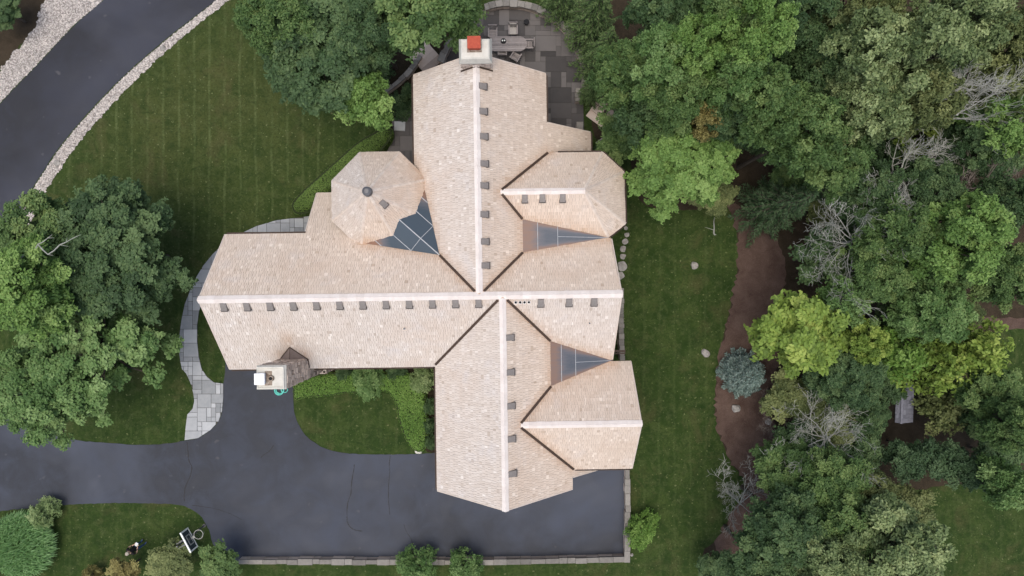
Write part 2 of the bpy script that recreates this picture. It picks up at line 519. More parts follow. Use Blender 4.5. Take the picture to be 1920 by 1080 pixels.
LEAF = {
 'oak':    m_leaf('oak_leaf',      (0.046, 0.085, 0.026), (0.090, 0.148, 0.046), (0.175, 0.235, 0.082)),
 'deep':   m_leaf('deep_leaf',     (0.032, 0.062, 0.024), (0.062, 0.106, 0.042), (0.120, 0.172, 0.070)),
 'bright': m_leaf('bright_leaf',   (0.085, 0.150, 0.036), (0.150, 0.245, 0.062), (0.250, 0.345, 0.110)),
 'yellow': m_leaf('yellow_leaf',   (0.095, 0.145, 0.026), (0.190, 0.265, 0.050), (0.320, 0.375, 0.090)),
 'fresh':  m_leaf('fresh_leaf',    (0.062, 0.120, 0.034), (0.118, 0.195, 0.062), (0.215, 0.300, 0.115)),
 'grey':   m_leaf('grey_leaf',     (0.072, 0.104, 0.040), (0.160, 0.205, 0.085), (0.330, 0.375, 0.180)),
 'olive':  m_leaf('olive_leaf',    (0.066, 0.086, 0.030), (0.130, 0.152, 0.056), (0.230, 0.245, 0.100)),
 'tan':    m_leaf('tan_leaf',      (0.130, 0.105, 0.036), (0.235, 0.195, 0.070), (0.350, 0.300, 0.120)),
 'hemlock':m_leaf('hemlock_spray', (0.040, 0.070, 0.024), (0.080, 0.128, 0.042), (0.155, 0.210, 0.076), 0.15),
 'fir':    m_leaf('dark_spray',    (0.024, 0.048, 0.020), (0.046, 0.082, 0.036), (0.085, 0.130, 0.060), 0.1),
 'spruce': m_leaf('blue_spray',    (0.050, 0.085, 0.074), (0.110, 0.155, 0.140), (0.250, 0.300, 0.285), 0.1),
 'hedge':  m_leaf('hedge_leaf',    (0.055, 0.095, 0.018), (0.105, 0.165, 0.034), (0.165, 0.235, 0.058)),
 'cover':  m_leaf('cover_leaf',    (0.063, 0.126, 0.021), (0.116, 0.205, 0.037), (0.200, 0.294, 0.074)),
 'pale':   m_leaf('pale_leaf',     (0.135, 0.190, 0.070), (0.225, 0.290, 0.120), (0.330, 0.390, 0.185)),
 'blade':  m_leaf('grass_blade',   (0.110, 0.210, 0.075), (0.210, 0.350, 0.135), (0.340, 0.480, 0.235)),
}

# ================================================================ THE SETTING
def px_line(pts, z=0.0): return [P2(a, b, z) for a, b in pts]

g = ngon_sheet('lawn', [(-150, -150), (150, -150), (150, 150), (-150, 150)], 0.0, MAT['lawn'])

# leaf litter under the wood on the east side and in the far corner
wood_edge = [(1000, -300), (1040, 20), (1080, 70), (1100, 160), (1118, 262), (1180, 300), (1200, 378), (1290, 395), (1362, 380), (1380, 430),
             (1383, 500), (1370, 570), (1352, 650), (1342, 730), (1345, 800), (1372, 870), (1398, 905), (1375, 960), (1345, 1010), (1310, 1075), (1300, 1400)]
wl = rough_line(smooth_line(px_line(wood_edge), 5), 0.05, 0.25, seed=3)
east = wl + [(70, -40), (70, 40)]
ngon_sheet('forest_floor', east, 0.004, MAT['forest'])
# strip of bark mulch along the wood edge
mulch = [(1362, 382), (1380, 430), (1383, 500), (1370, 570), (1352, 650), (1342, 730), (1345, 800), (1372, 870), (1398, 905), (1375, 960), (1340, 1030),
         (1420, 1050), (1440, 960), (1455, 880), (1450, 760), (1468, 640), (1470, 560), (1465, 470), (1420, 400)]
ngon_sheet('mulch_bed', rough_line(smooth_line(px_line(mulch), 4, True), 0.13, 0.16, True, 5), 0.008, MAT['mulch'])
ngon_sheet('clearing', rough_line(smooth_line(px_line([(1690, 930), (1760, 912), (1900, 905), (2100, 900), (2100, 1300), (1800, 1300), (1760, 1040), (1715, 975)]), 4, True), 0.08, 0.3, True, 6), 0.012, MAT['lawn'])
ngon_sheet('clearing.001', rough_line(smooth_line(px_line([(1845, 628), (1990, 620), (1990, 760), (1880, 740), (1840, 690)]), 4, True), 0.08, 0.3, True, 6), 0.012, MAT['lawn'])
ngon_sheet('footpath', rough_line(smooth_line(px_line([(1820, 594), (1880, 596), (2050, 600), (2050, 622), (1880, 616), (1822, 612)]), 4, True), 0.05, 0.3, True, 8), 0.016, MAT['mulch'])
ngon_sheet('woodland_verge', rough_line(px_line([(-400, -400), (130, -400), (120, 0), (60, 60), (0, 130), (-400, 420)]), 0.06, 0.3, True, 9), 0.004, MAT['forest'])
# soil of the planting beds at the patio steps
ngon_sheet('planting_bed', rough_line(smooth_line(px_line([(690, 60), (830, 40), (850, 110), (800, 180), (775, 300), (735, 262), (730, 200), (700, 150)]), 4, True), 0.05, 0.25, True, 10), 0.004, MAT['bed'])
ngon_sheet('planting_bed.001', rough_line(px_line([(556, 640), (830, 640), (826, 850), (800, 848), (770, 800), (745, 745), (720, 728), (600, 738), (556, 745)]), 0.03, 0.2, True, 12), 0.004, MAT['bed'])

# road with gravel verges
road_in = [(520, -100), (405, 0), (318, 68), (240, 135), (178, 198), (120, 265), (82, 320), (50, 375), (10, 470), (-25, 600), (-90, 760), (-150, 900)]
road_out = [(300, -100), (195, 0), (140, 48), (70, 122), (0, 196), (-70, 290), (-140, 420), (-210, 620), (-300, 900)]
ri = smooth_line(px_line(road_in), 6)
ro = smooth_line(px_line(road_out), 6)
ngon_sheet('road', rough_line(ri, 0.012, 0.2, seed=1) + rough_line(ro, 0.012, 0.2, seed=2)[::-1], 0.016, MAT['road'])
gr_out = smooth_line(px_line([(540, -100), (428, 0), (340, 72), (262, 142), (200, 208), (142, 275), (105, 330), (74, 378), (30, 480)]), 6)
gi = smooth_line(px_line([(522, -100), (407, 0), (320, 69), (242, 136), (180, 199), (122, 266), (84, 321), (52, 376), (12, 470)]), 6)
verge1 = rough_line(gi, 0.008, 0.2, seed=3) + rough_line(gr_out, 0.05, 0.12, seed=4)[::-1]
ngon_sheet('gravel_verge', verge1, 0.010, MAT['gravelbed'])
go = smooth_line(px_line([(230, -100), (88, 0), (70, 40), (40, 82), (0, 132), (-80, 220), (-160, 400)]), 6)
gi2 = smooth_line(px_line([(298, -100), (193, 0), (138, 48), (68, 122), (-2, 196), (-72, 290), (-142, 420)]), 6)
verge2 = rough_line(gi2, 0.008, 0.2, seed=5) + rough_line(go, 0.12, 0.15, seed=6)[::-1]
ngon_sheet('gravel_verge.001', verge2, 0.010, MAT['gravelbed'])

def pebbles(name, poly, n, smin, smax, z, label):
    """loose stones scattered over a strip, one mesh"""
    xs = [p[0] for p in poly]; ys = [p[1] for p in poly]
    base = [(1, 0, 0.1), (0.3, 0.9, 0), (-0.8, 0.55, 0.15), (-0.75, -0.6, 0), (0.35, -0.9, 0.12), (0.1, 0.05, 0.75)]
    mb = MB()
    k = 0
    while k < n:
        x, y = random.uniform(min(xs), max(xs)), random.uniform(min(ys), max(ys))
        if x < -30 or y > 18 or not in_poly(x, y, poly): continue
        s = random.uniform(smin, smax); a = random.uniform(0, 6.28); e = random.uniform(0.6, 1.0)
        vs = []
        for bx, by, bz in base:
            bx, by = bx * s, by * s * e
            vs.append((x + bx * math.cos(a) - by * math.sin(a), y + bx * math.sin(a) + by * math.cos(a), z + bz * s))
        mb.add(vs, [(0, 1, 5), (1, 2, 5), (2, 3, 5), (3, 4, 5), (4, 0, 5)], random.random())
        k += 1
    o = mb.build(name, MAT['pebble'])
    tag(o, label, 'gravel', kind='stuff')
    return o
pebbles('gravel', verge1, 5200, 0.025, 0.06, 0.011, 'pale pebbles along the lawn side of the road')
pebbles('gravel', verge2, 7500, 0.025, 0.055, 0.011, 'pale pinkish pebbles on the far side of the road by the wood')

# driveway and parking court
drive_up = [(-400, 690), (-120, 725), (0, 757), (30, 780), (60, 800), (100, 815), (150, 826), (200, 830), (260, 834), (300, 833), (347, 826)]
path_edge = [(347, 826), (372, 821), (395, 806), (410, 790), (417, 770), (419, 745), (419, 719)]
drive_mid = [(419, 719), (422, 700), (425, 640)]
island = [(549, 640), (549, 700), (550, 745), (553, 775), (561, 798), (573, 815), (590, 830), (615, 843), (650, 850), (700, 852), (760, 852), (818, 849)]
court = [(900, 849), (900, 760), (1171, 760), (1171, 880), (1170, 1052), (446, 1052)]
drive_lo = [(446, 1052), (420, 1040), (400, 1020), (394, 1000), (388, 985), (375, 966), (352, 951), (320, 945), (240, 943), (150, 945), (80, 950), (0, 958), (-160, 975), (-400, 1010)]
dpoly = (rough_line(smooth_line(px_line(drive_up), 4), 0.02, 0.15, seed=1)[:-1] + smooth_line(px_line(path_edge), 4)[:-1] + px_line(drive_mid)
         + rough_line(smooth_line(px_line(island), 4), 0.02, 0.15, seed=2) + px_line(court)[:-1]
         + rough_line(smooth_line(px_line(drive_lo), 4), 0.02, 0.15, seed=4))
drive = ngon_sheet('driveway', dpoly, 0.020, MAT['asphalt'])

def ribbon(name, pts, w, z, mat, parent):
    pts = smooth_line(px_line(pts), 8)
    rr = random.Random(len(pts))
    pts = [(x + rr.uniform(-.012, .012), y + rr.uniform(-.012, .012)) for x, y in pts]
    L, Rr = [], []
    n = len(pts)
    for i, p in enumerate(pts):
        q0, q1 = pts[max(0, i - 1)], pts[min(n - 1, i + 1)]
        d = math.hypot(q1[0] - q0[0], q1[1] - q0[1]) or 1
        nx, ny = -(q1[1] - q0[1]) / d, (q1[0] - q0[0]) / d
        ww = 1.5 * w * (0.35 + 0.65 * rr.random()) * (0.3 if i in (0, n - 1) else 1)
        L.append((p[0] + nx * ww, p[1] + ny * ww, z)); Rr.append((p[0] - nx * ww, p[1] - ny * ww, z))
    me = mesh_from(name, L + Rr, [(i, n + i, n + i + 1, i + 1) for i in range(n - 1)], mat)
    return link(name, me, parent)
for pts, w in (([(351, 828), (353, 850), (355, 865), (360, 875), (357, 893), (349, 910), (346, 925), (346, 940)], 0.020),
               ([(665, 870), (660, 900), (658, 925), (652, 945), (651, 970), (653, 982), (662, 992), (680, 996)], 0.022),
               ([(732, 854), (730, 870), (731, 885), (729, 910), (729, 940), (731, 965)], 0.016),
               ([(757, 983), (763, 998), (771, 1010), (775, 1028)], 0.014),
               ([(489, 858), (497, 851), (505, 846), (514, 834)], 0.022),
               ([(360, 947), (400, 953), (430, 962), (455, 975)], 0.012)):
    ribbon('crack', pts, w, 0.024, MAT['crack'], drive)

# -------------------------------------------------- flagstones
def ashlar(poly, cell, rng, sizes=((2, 2), (3, 2), (2, 3), (3, 3), (2, 1), (1, 2), (1, 1), (4, 3), (3, 1))):
    """random rectangular paving pattern covering the plan polygon: list of rectangles"""
    xs = [p[0] for p in poly]; ys = [p[1] for p in poly]
    x0, y0 = min(xs) - cell, min(ys) - cell
    nx, ny = int((max(xs) - x0) / cell) + 2, int((max(ys) - y0) / cell) + 2
    used = [[False] * ny for _ in range(nx)]
    out = []
    for j in range(ny):
        for i in range(nx):
            if used[i][j]: continue
            opts = list(sizes); rng.shuffle(opts)
            for (w, h) in opts + [(1, 1)]:
                if i + w <= nx and j + h <= ny and not any(used[a][b] for a in range(i, i + w) for b in range(j, j + h)):
                    break
            for a in range(i, i + w):
                for b in range(j, j + h): used[a][b] = True
            out.append((x0 + i * cell, y0 + j * cell, x0 + (i + w) * cell, y0 + (j + h) * cell))
    return out

def paving(name, poly, cell, mat, z, seed, joint=0.010, hide=None, rot=0.0):
    base = ngon_sheet(name, poly, z, MAT['joint'])
    rng = random.Random(seed)
    c, s = math.cos(rot), math.sin(rot)
    rp = [(x * c + y * s, -x * s + y * c) for x, y in poly]
    for (x0, y0, x1, y1) in ashlar(rp, cell, rng):
        q = clip_rect(rp, x0 + joint, y0 + joint, x1 - joint, y1 - joint)
        if len(q) < 3 or abs(area2(q)) < 0.012: continue
        q = [(x * c - y * s, x * s + y * c) for x, y in q]
        cx, cy = sum(p[0] for p in q) / len(q), sum(p[1] for p in q) / len(q)
        if hide and hide(cx, cy): continue
        mb = MB()
        mb.prism(q, z + 0.002, z + 0.030 + rng.uniform(-0.006, 0.006), rng.random())
        mb.build('flagstone', mat, base)
    return base

def mask_house(x, y):     # under the middle of the house: nothing of it shows from any near viewpoint
    hx, hy = x * HC + y * HS, -x * HS + y * HC
    return (-12.6 < hx < 4 and -3 < hy < 1.8) or (-3.9 < hx < 0.8 and 0 < hy < 9.2)

walk = ([(590, 404), (560, 408), (520, 413), (482, 424), (447, 440), (420, 457), (400, 476), (382, 498), (368, 521), (357, 545), (347, 571), (341, 600), (337, 630),
         (336, 655), (339, 678), (342, 692), (350, 700), (357, 716), (363, 736), (365, 752), (362, 766), (352, 777), (349, 800), (347, 825)]
        + path_edge[1:] + [(402, 717), (388, 706), (378, 690), (373, 668), (370, 640), (370, 610), (374, 582), (385, 556), (404, 522), (440, 480), (500, 452), (590, 440)])
paving('flagstone_path', px_line(walk), 0.25, MAT['flag'], 0.022, 21)

PC = P2(955, 147)          # centre of the round patio
PR = 137 / 34.63
pat = [(PC[0] + PR * math.cos(R(a)), PC[1] + PR * math.sin(R(a))) for a in range(0, 196, 6)]
pat = pat + px_line([(800, 130), (800, 200), (960, 300), (1110, 300), (1095, 250)])
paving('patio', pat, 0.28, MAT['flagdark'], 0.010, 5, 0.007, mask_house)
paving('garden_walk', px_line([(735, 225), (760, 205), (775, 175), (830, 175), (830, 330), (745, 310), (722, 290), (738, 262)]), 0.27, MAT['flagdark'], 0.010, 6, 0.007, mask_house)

# -------------------------------------------------- stone walls
def stone_wall(label, pts_px, width, h, zpx, piece=(0.35, 0.8), mat='capstone', closed=False, group=None, base_z=0.0):
    """low wall: core plus a course of separate capstones; pts_px = middle line of its top in the photo"""
    line = smooth_line(px_line(pts_px, zpx), 10) if len(pts_px) > 2 else px_line(pts_px, zpx)
    seg = [0]
    for i in range(1, len(line)): seg.append(seg[-1] + math.dist(line[i], line[i - 1]))
    def at(s):
        s = min(max(s, 0), seg[-1])
        for i in range(1, len(line)):
            if s <= seg[i] + 1e-9:
                t = (s - seg[i - 1]) / max(1e-9, seg[i] - seg[i - 1])
                a, b = line[i - 1], line[i]
                d = math.dist(a, b) or 1
                return (a[0] + (b[0] - a[0]) * t, a[1] + (b[1] - a[1]) * t), (-(b[1] - a[1]) / d, (b[0] - a[0]) / d)
    p0, _ = at(seg[-1] / 2)
    root = empty('stone_wall', (p0[0], p0[1], 0))
    tag(root, label, 'wall', group)
    rr = random.Random(int(seg[-1] * 100))
    core = MB()
    s = 0.0
    while s < seg[-1] - 0.05:
        L = min(rr.uniform(*piece), seg[-1] - s)
        if seg[-1] - s - L < 0.2: L = seg[-1] - s
        (a, na), (b, nb) = at(s + 0.008), at(s + L - 0.008)
        w0, w1 = width / 2 + rr.uniform(-.03, .03), width / 2 + rr.uniform(-.03, .03)
        q = [(a[0] + na[0] * w0 - p0[0], a[1] + na[1] * w0 - p0[1]), (a[0] - na[0] * w1 - p0[0], a[1] - na[1] * w1 - p0[1]),
             (b[0] - nb[0] * w1 - p0[0], b[1] - nb[1] * w1 - p0[1]), (b[0] + nb[0] * w0 - p0[0], b[1] + nb[1] * w0 - p0[1])]
        mb = MB(); mb.prism(q, h - 0.10, h + rr.uniform(-0.015, 0.02), rr.random())
        mb.build('capstone', MAT[mat], root)
        k = 0.86
        mx, my = sum(v[0] for v in q) / 4, sum(v[1] for v in q) / 4
        zc = base_z
        while zc < h - 0.13:                 # courses of rough stones below
            hh = min(rr.uniform(.10, .18), h - 0.105 - zc)
            kk = k + rr.uniform(-.05, .04)
            core.prism([(mx + (v[0] - mx) * (0.97), my + (v[1] - my) * 0.97) if False else
                        (a_ + (v[0] - a_) * kk, b_ + (v[1] - b_) * kk) for v, (a_, b_) in
                        zip(q, ((a[0] - p0[0], a[1] - p0[1]), (a[0] - p0[0], a[1] - p0[1]), (b[0] - p0[0], b[1] - p0[1]), (b[0] - p0[0], b[1] - p0[1])))],
                       zc, zc + hh - 0.008, rr.random())
            zc += hh
        s += L
    co = core.build('stonework', MAT['stone'], root)
    co['kind'] = 'stuff'
    return root

stone_wall('long straight stone wall along the bottom edge of the parking court', [(447, 1054), (620, 1054), (800, 1055), (1000, 1053), (1171, 1049)], 0.27, 0.55, 0.55)
stone_wall('straight stone wall along the right edge of the parking court, beside the lawn', [(1176, 870), (1177, 960), (1176, 1055)], 0.27, 0.57, 0.55)
arc = [(955 + 142 * math.cos(R(a)), 147 - 142 * math.sin(R(a))) for a in range(-8, 118, 9)]
stone_wall('curved stone wall round the outer edge of the patio, behind the table', arc, 0.36, 0.55, 0.55, (0.3, 0.5))
stone_wall('short stone wall of the patio left of the large chimney', [(826, 116), (838, 86), (855, 64), (872, 46)], 0.36, 0.55, 0.55, (0.3, 0.6))
stone_wall('curved stone garden wall between the dark tree and the house corner', [(788, 103), (776, 122), (758, 143), (738, 160), (722, 172)], 0.24, 0.5, 0.5, (0.3, 0.6))
stone_wall('short stone pier wall on the right edge of the patio', [(1084, 165), (1083, 190)], 0.30, 0.6, 0.6, (0.2, 0.35))
stone_wall('low stone retaining wall under the right-hand gable, beside the lawn', [(1165, 540), (1165, 600), (1167, 676)], 0.26, 0.9, 0.9, (0.2, 0.35))
stone_wall('square stone pier at the roof corner beside the patio', [(1087, 228), (1087, 256)], 0.38, 0.9, 0.9, (0.6, 0.8))

# -------------------------------------------------- steps
def steps(label, pts, wid, n, rz, rise):
    """pts: pixel of the lowest tread and of the highest tread"""
    (a, b), (c, d) = pts
    p, q = P2(a, b), P2(c, d)
    root = empty('garden_steps', (p[0], p[1], 0))
    tag(root, label, 'steps')
    dx, dy = q[0] - p[0], q[1] - p[1]
    L = math.hypot(dx, dy)
    ang = math.atan2(dy, dx)
    for i in range(n):
        t = (i + 0.5) / n
        mb = MB()
        h = 0.04 + rise * i
        mb.box((dx * t, dy * t, h / 2 + 0.02), (L / n * 0.98, wid * random.uniform(.94, 1.04), h), ang + random.uniform(-.05, .05), random.random())
        mb.build('step', MAT['stone'], root)
    return root
steps('stone garden steps going up to the patio beside the left wall', [(781, 88), (816, 130)], 1.25, 4, 0, 0.10)
steps('stone garden steps on the slope right of the patio, under the trees', [(1118, 232), (1160, 178)], 1.5, 5, 0, 0.08)

# ================================================================ THE HOUSE
house = empty('house', (0, 0, 0), HA)
tag(house, 'large rambling house with pale cedar shingle roofs, a round turret and two chimneys', 'house')
ZR, YA, XN, XS = 7.70, -0.32, -1.43, -0.42
# every roof slope: plan polygon and its plane z = c + a x + b y
def plane3(p, q, r):
    p, q, r = Vector(p), Vector(q), Vector(r)
    n = (q - p).cross(r - p)
    if n.z < 0: n = -n
    a, b = -n.x / n.z, -n.y / n.z
    return (p.z - a * p.x - b * p.y, a, b)
SL = []      # (key, [polys], plane)
def slope(key, polys, pl):
    polys = [q if area2(q) > 0 else q[::-1] for q in polys]
    SL.append((key, polys, pl))
# main east-west wing
slope('A_n', [[(-13.65, YA), (-9.83, YA), (-9.83, 2.76), (-13.65, 2.76)], [(-9.83, YA), (-6.0, YA), (-6.0, 4.97), (-9.83, 4.97)],
              [(-6.0, YA), (XN, YA), (XN, 2.76), (-6.0, 2.76)], [(XN, YA), (4.76, YA), (4.68, 2.30), (XN, 2.30)]], (ZR + YA, 0, -1))
slope('A_s', [[(-13.65, YA), (-13.65, -3.74), (XS, -3.74), (XS, YA)], [(XS, YA), (XS, -3.50), (4.74, -3.50), (4.76, YA)]], (ZR - YA, 0, 1))
# north wing, with the long slope running down over the side door
slope('N_w', [[(XN, YA), (XN, 10.24), (-4.60, 10.24), (-4.60, YA)]], (ZR - XN, 1, 0))
slope('N_e', [[(XN, YA), (1.77, YA), (1.77, 10.24), (XN, 10.24)], [(1.77, 5.3), (4.14, 5.3), (4.14, 7.90), (1.77, 7.90)]], (ZR + XN, -1, 0))
# south wing
slope('S_w', [[(XS, YA), (-3.74, YA), (-3.74, -9.68), (XS, -9.68)]], (ZR - XS, 1, 0))
slope('S_e', [[(XS, YA), (XS, -9.68), (2.78, -9.66), (2.78, YA)], [(2.78, -9.10), (5.0, -9.10), (5.0, -6.6), (2.78, -6.6)]], (ZR + XS, -1, 0))
# south-east wing
YD, ZD = -6.12, 7.06
slope('D_n', [[(XS, YD), (5.66, YD), (5.62, -3.58), (XS, -3.58)]], (ZD + YD, 0, -1))
slope('D_s', [[(XS, YD), (XS, -8.75), (5.62, -8.75), (5.66, YD)]], (ZD - YD, 0, 1))
# north-east wing with its five-sided end
YB, ZB, XB = 4.33, 6.76, 3.30
v1, v2, v3, v4 = (4.45, 6.47, 4.45), (5.46, 5.51, 4.45), (5.46, 2.98, 4.70), (4.60, 2.33, 5.0)
ap = (XB, YB, ZB)
slope('B_n', [[(XN, YB), (XB, YB), v1[:2], (XN, 6.47)]], plane3((XN, YB, ZB), ap, v1))
slope('B_s', [[(XN, YB), (XN, 2.33), v4[:2], (XB, YB)]], plane3((XN, YB, ZB), ap, v4))
slope('B_1', [[ap[:2], v2[:2], v1[:2]]], plane3(ap, v1, v2))
slope('B_2', [[ap[:2], v3[:2], v2[:2]]], plane3(ap, v2, v3))
slope('B_3', [[ap[:2], v4[:2], v3[:2]]], plane3(ap, v3, v4))
# turret
TC, TR, TZ, TA = (-6.19, 4.25), 2.48, 4.90, 8.05
tv = [(TC[0] + TR * math.cos(R(22.5 + 45 * k)), TC[1] + TR * math.sin(R(22.5 + 45 * k))) for k in range(8)]
for k in range(8):
    a, b = tv[k], tv[(k + 1) % 8]
    slope('T_%d' % k, [[TC, a, b]], plane3((*TC, TA), (*a, TZ), (*b, TZ)))
# copper crickets in the dead valleys
CK = []
def cricket(tri): CK.append(tri)
P0 = (-3.32, 1.57, 5.83); P1 = (-4.13, 5.02, 5.02); P2_ = (-7.05, 2.22, 5.17); QR = (-5.35, 3.41, 6.02)
def roof_z(x, y, skip=None):
    best = -1e9
    for key, polys, (c, a, b) in SL:
        if key == skip: continue
        for q in polys:
            if in_poly(x, y, q):
                best = max(best, c + a * x + b * y)
                break
    return best

# lines along which copper run-off has browned the shingles
VSEG = [((-1.43, -.32), (-3.32, 1.57)), ((-1.43, -.32), (.53, 1.64)), ((-.42, -.32), (1.755, -2.495)), ((.22, YD), (1.755, -4.585)), ((.22, YD), (2.85, -8.75)),
        ((-.49, YB), (1.88, 6.47)), ((-.49, YB), (.53, 3.17)), ((.53, 1.64), (.53, 3.17)), ((.53, 1.64), (4.6, 2.3)), ((.53, 3.17), (4.6, 2.3)),
        ((1.755, -2.495), (1.755, -4.585)), ((1.755, -2.495), (4.74, -3.54)), ((1.755, -4.585), (4.74, -3.54)), ((-3.32, 1.57), (-4.13, 5.02)), ((-3.32, 1.57), (-7.05, 2.22)),
        ((-4.13, 5.02), (-4.6, 6.3)), ((-10.9, -3.0), (-9.8, -3.0)), ((-10.4, -2.6), (-10.4, -2.2))]
def seg_dist(x, y, p, q):
    dx, dy = q[0] - p[0], q[1] - p[1]
    t_ = max(0, min(1, ((x - p[0]) * dx + (y - p[1]) * dy) / (dx * dx + dy * dy)))
    return math.hypot(x - p[0] - dx * t_, y - p[1] - dy * t_)
KEYNAME = 'roof_slope'
slope_obj = {}
mb_dbg = 0
for key, polys, (c, a, b) in SL:
    # board under the shingles
    mb = MB()
    for q in polys:
        n = len(q)
        top = [(x, y, c + a * x + b * y - 0.012) for x, y in q]
        bot = [(x, y, c + a * x + b * y - 0.20) for x, y in q]
        mb.add(bot + top, [tuple(range(n, 2 * n)), tuple(range(n - 1, -1, -1))] + [(i, (i + 1) % n, n + (i + 1) % n, n + i) for i in range(n)])
    so = mb.build('roof_slope', MAT['deck'], house)
    slope_obj[key] = so
    # courses of shingles: v runs up the slope, u along it
    gl = math.hypot(a, b)
    up = Vector((a / gl, b / gl))            # uphill direction in plan
    ud = Vector((-up.y, up.x))
    cosp = 1 / math.sqrt(1 + gl * gl)
    nrm = Vector((-a, -b, 1)).normalized()
    upv = Vector((up.x * cosp, up.y * cosp, gl * cosp))
    o3 = Vector((0, 0, c))
    EXP = 0.185
    sm = MB()
    stain = []
    rr = random.Random(key)
    turret = key[0] == 'T'
    for qi, q in enumerate(polys):
        uv = [(x * ud.x + y * ud.y, (x * up.x + y * up.y) / cosp) for x, y in q]
        if area2(uv) < 0: uv = uv[::-1]
        u0, u1 = min(p[0] for p in uv), max(p[0] for p in uv)
        w0, w1 = min(p[1] for p in uv), max(p[1] for p in uv)
        j0, j1 = math.floor(w0 / EXP), math.ceil(w1 / EXP)
        for j in range(j0, j1):
            lo, hi = j * EXP, (j + 1) * EXP
            x = u0 - rr.uniform(0, .2)
            while x < u1:
                wd = rr.choice((.075, .09, .10, .115, .13, .15, .18)) * rr.uniform(.92, 1.08)
                r0, r1 = x + .0045, x + wd - .0045
                x += wd
                # culled when it lies well under another slope
                um, vm = 0.5 * (r0 + r1), 0.5 * (lo + hi)
                px_, py_ = um * ud.x + vm * cosp * up.x, um * ud.y + vm * cosp * up.y
                zz = c + a * px_ + b * py_
                jit = rr.uniform(-.007, .007)
                cell = [(r0, lo + jit), (r1, lo + jit), (r1, hi + .012), (r0, hi + .012)]
                cl = clip_convex(cell, uv)
                if len(cl) < 3: continue
                if roof_z(px_, py_, key) > zz + 0.22: continue
                tv_ = min(1, max(0, rr.gauss(.55, .17)))
                if rr.random() < .016: tv_ = rr.choice((0.06, .98, .98))
                th = rr.uniform(.016, .024)
                n = len(cl)
                dv = min(seg_dist(px_, py_, *sg) for sg in VSEG)
                stv = max(0, 1 - dv / .55) ** 1.3 * rr.uniform(.25, .75)
                nf0 = len(sm.f)
                vt, vb = [], []
                for (uu, vv) in cl:
                    k = min(1, max(0, (hi + .012 - vv) / (EXP + .012)))
                    base = o3 + Vector((uu * ud.x + vv * cosp * up.x, uu * ud.y + vv * cosp * up.y, 0))
                    base.z = c + a * base.x + b * base.y
                    vt.append(base + nrm * (.002 + th * k)); vb.append(base - nrm * .006)
                if n == 4 and cl == cell:
                    sm.add(vt + vb[:2] , [(0, 1, 2, 3), (0, 4, 5, 1), (0, 3, 4), (1, 5, 2)], tv_)
                else:
                    sm.add(vt + vb, [tuple(range(n))] + [(i, n + i, n + (i + 1) % n, (i + 1) % n) for i in range(n)], tv_)
                stain += [stv] * (len(sm.f) - nf0)
    if sm.v:
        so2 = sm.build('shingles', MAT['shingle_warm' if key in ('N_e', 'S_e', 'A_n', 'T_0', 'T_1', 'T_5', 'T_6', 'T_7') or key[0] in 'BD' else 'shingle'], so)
        at = so2.data.attributes.new('stain', 'FLOAT', 'FACE')
        at.data.foreach_set('value', np.array(stain, dtype=np.float32))
        so2['kind'] = 'stuff'

# -------------------------------------------------- ridge and hip caps, valleys, gutters, rakes
def cap_line(name, p, q, half, mat, drop, piece=0.36, lift=0.02, th=0.03):
    """lapped cap boards astride a ridge or hip; drop = fall per metre to each side"""
    p, q = Vector(p), Vector(q)
    d = q - p
    L = d.length
    d.normalize()
    side = Vector((-d.y, d.x, 0)).normalized()
    mb = MB()
    n = max(1, int(L / piece))
    rr = random.Random(int(L * 1000))
    for i in range(n):
        a, b = p + d * (L * i / n), p + d * (L * (i + 1) / n + (0.03 if i < n - 1 else 0))
        w = half * rr.uniform(.96, 1.03)
        za, zb = lift + 0.012, lift
        vs = []
        for pt, zo in ((a, za), (b, zb)):
            for s in (-1, 0, 1):
                vs.append(pt + side * (s * w) + Vector((0, 0, zo - abs(s) * w * drop + th)))
            for s in (-1, 0, 1):
                vs.append(pt + side * (s * w) + Vector((0, 0, zo - abs(s) * w * drop)))
        mb.add(vs, [(0, 6, 7, 1), (1, 7, 8, 2), (3, 9, 6, 0), (2, 8, 11, 5), (0, 1, 4, 3), (1, 2, 5, 4), (6, 9, 10, 7), (7, 10, 11, 8)], rr.random())
    return mb.build(name, mat, house)
rc = MAT['ridge']
cap_line('ridge_cap', (-13.72, YA, ZR), (4.83, YA, ZR), .17, rc, 1.0, lift=.035)
cap_line('ridge_cap', (XN, 10.1, ZR), (XN, YA + .12, ZR), .15, rc, 1.0)
cap_line('ridge_cap', (XS, -9.75, ZR), (XS, YA - .12, ZR), .15, rc, 1.0)
cap_line('ridge_cap', (5.72, YD, ZD), (0.30, YD, ZD), .15, rc, 1.0)
cap_line('ridge_cap', (XB + .05, YB, ZB), (-.46, YB, ZB), .14, rc, .95)
for v in (v1, v2, v3, v4):
    cap_line('hip_cap', ap, v, .075, MAT['hip'], .45, .22, .012, .018)
for k in range(8):
    cap_line('hip_cap', (*TC, TA), (*tv[k], TZ), .065, MAT['hip'], .55, .2, .012, .016)

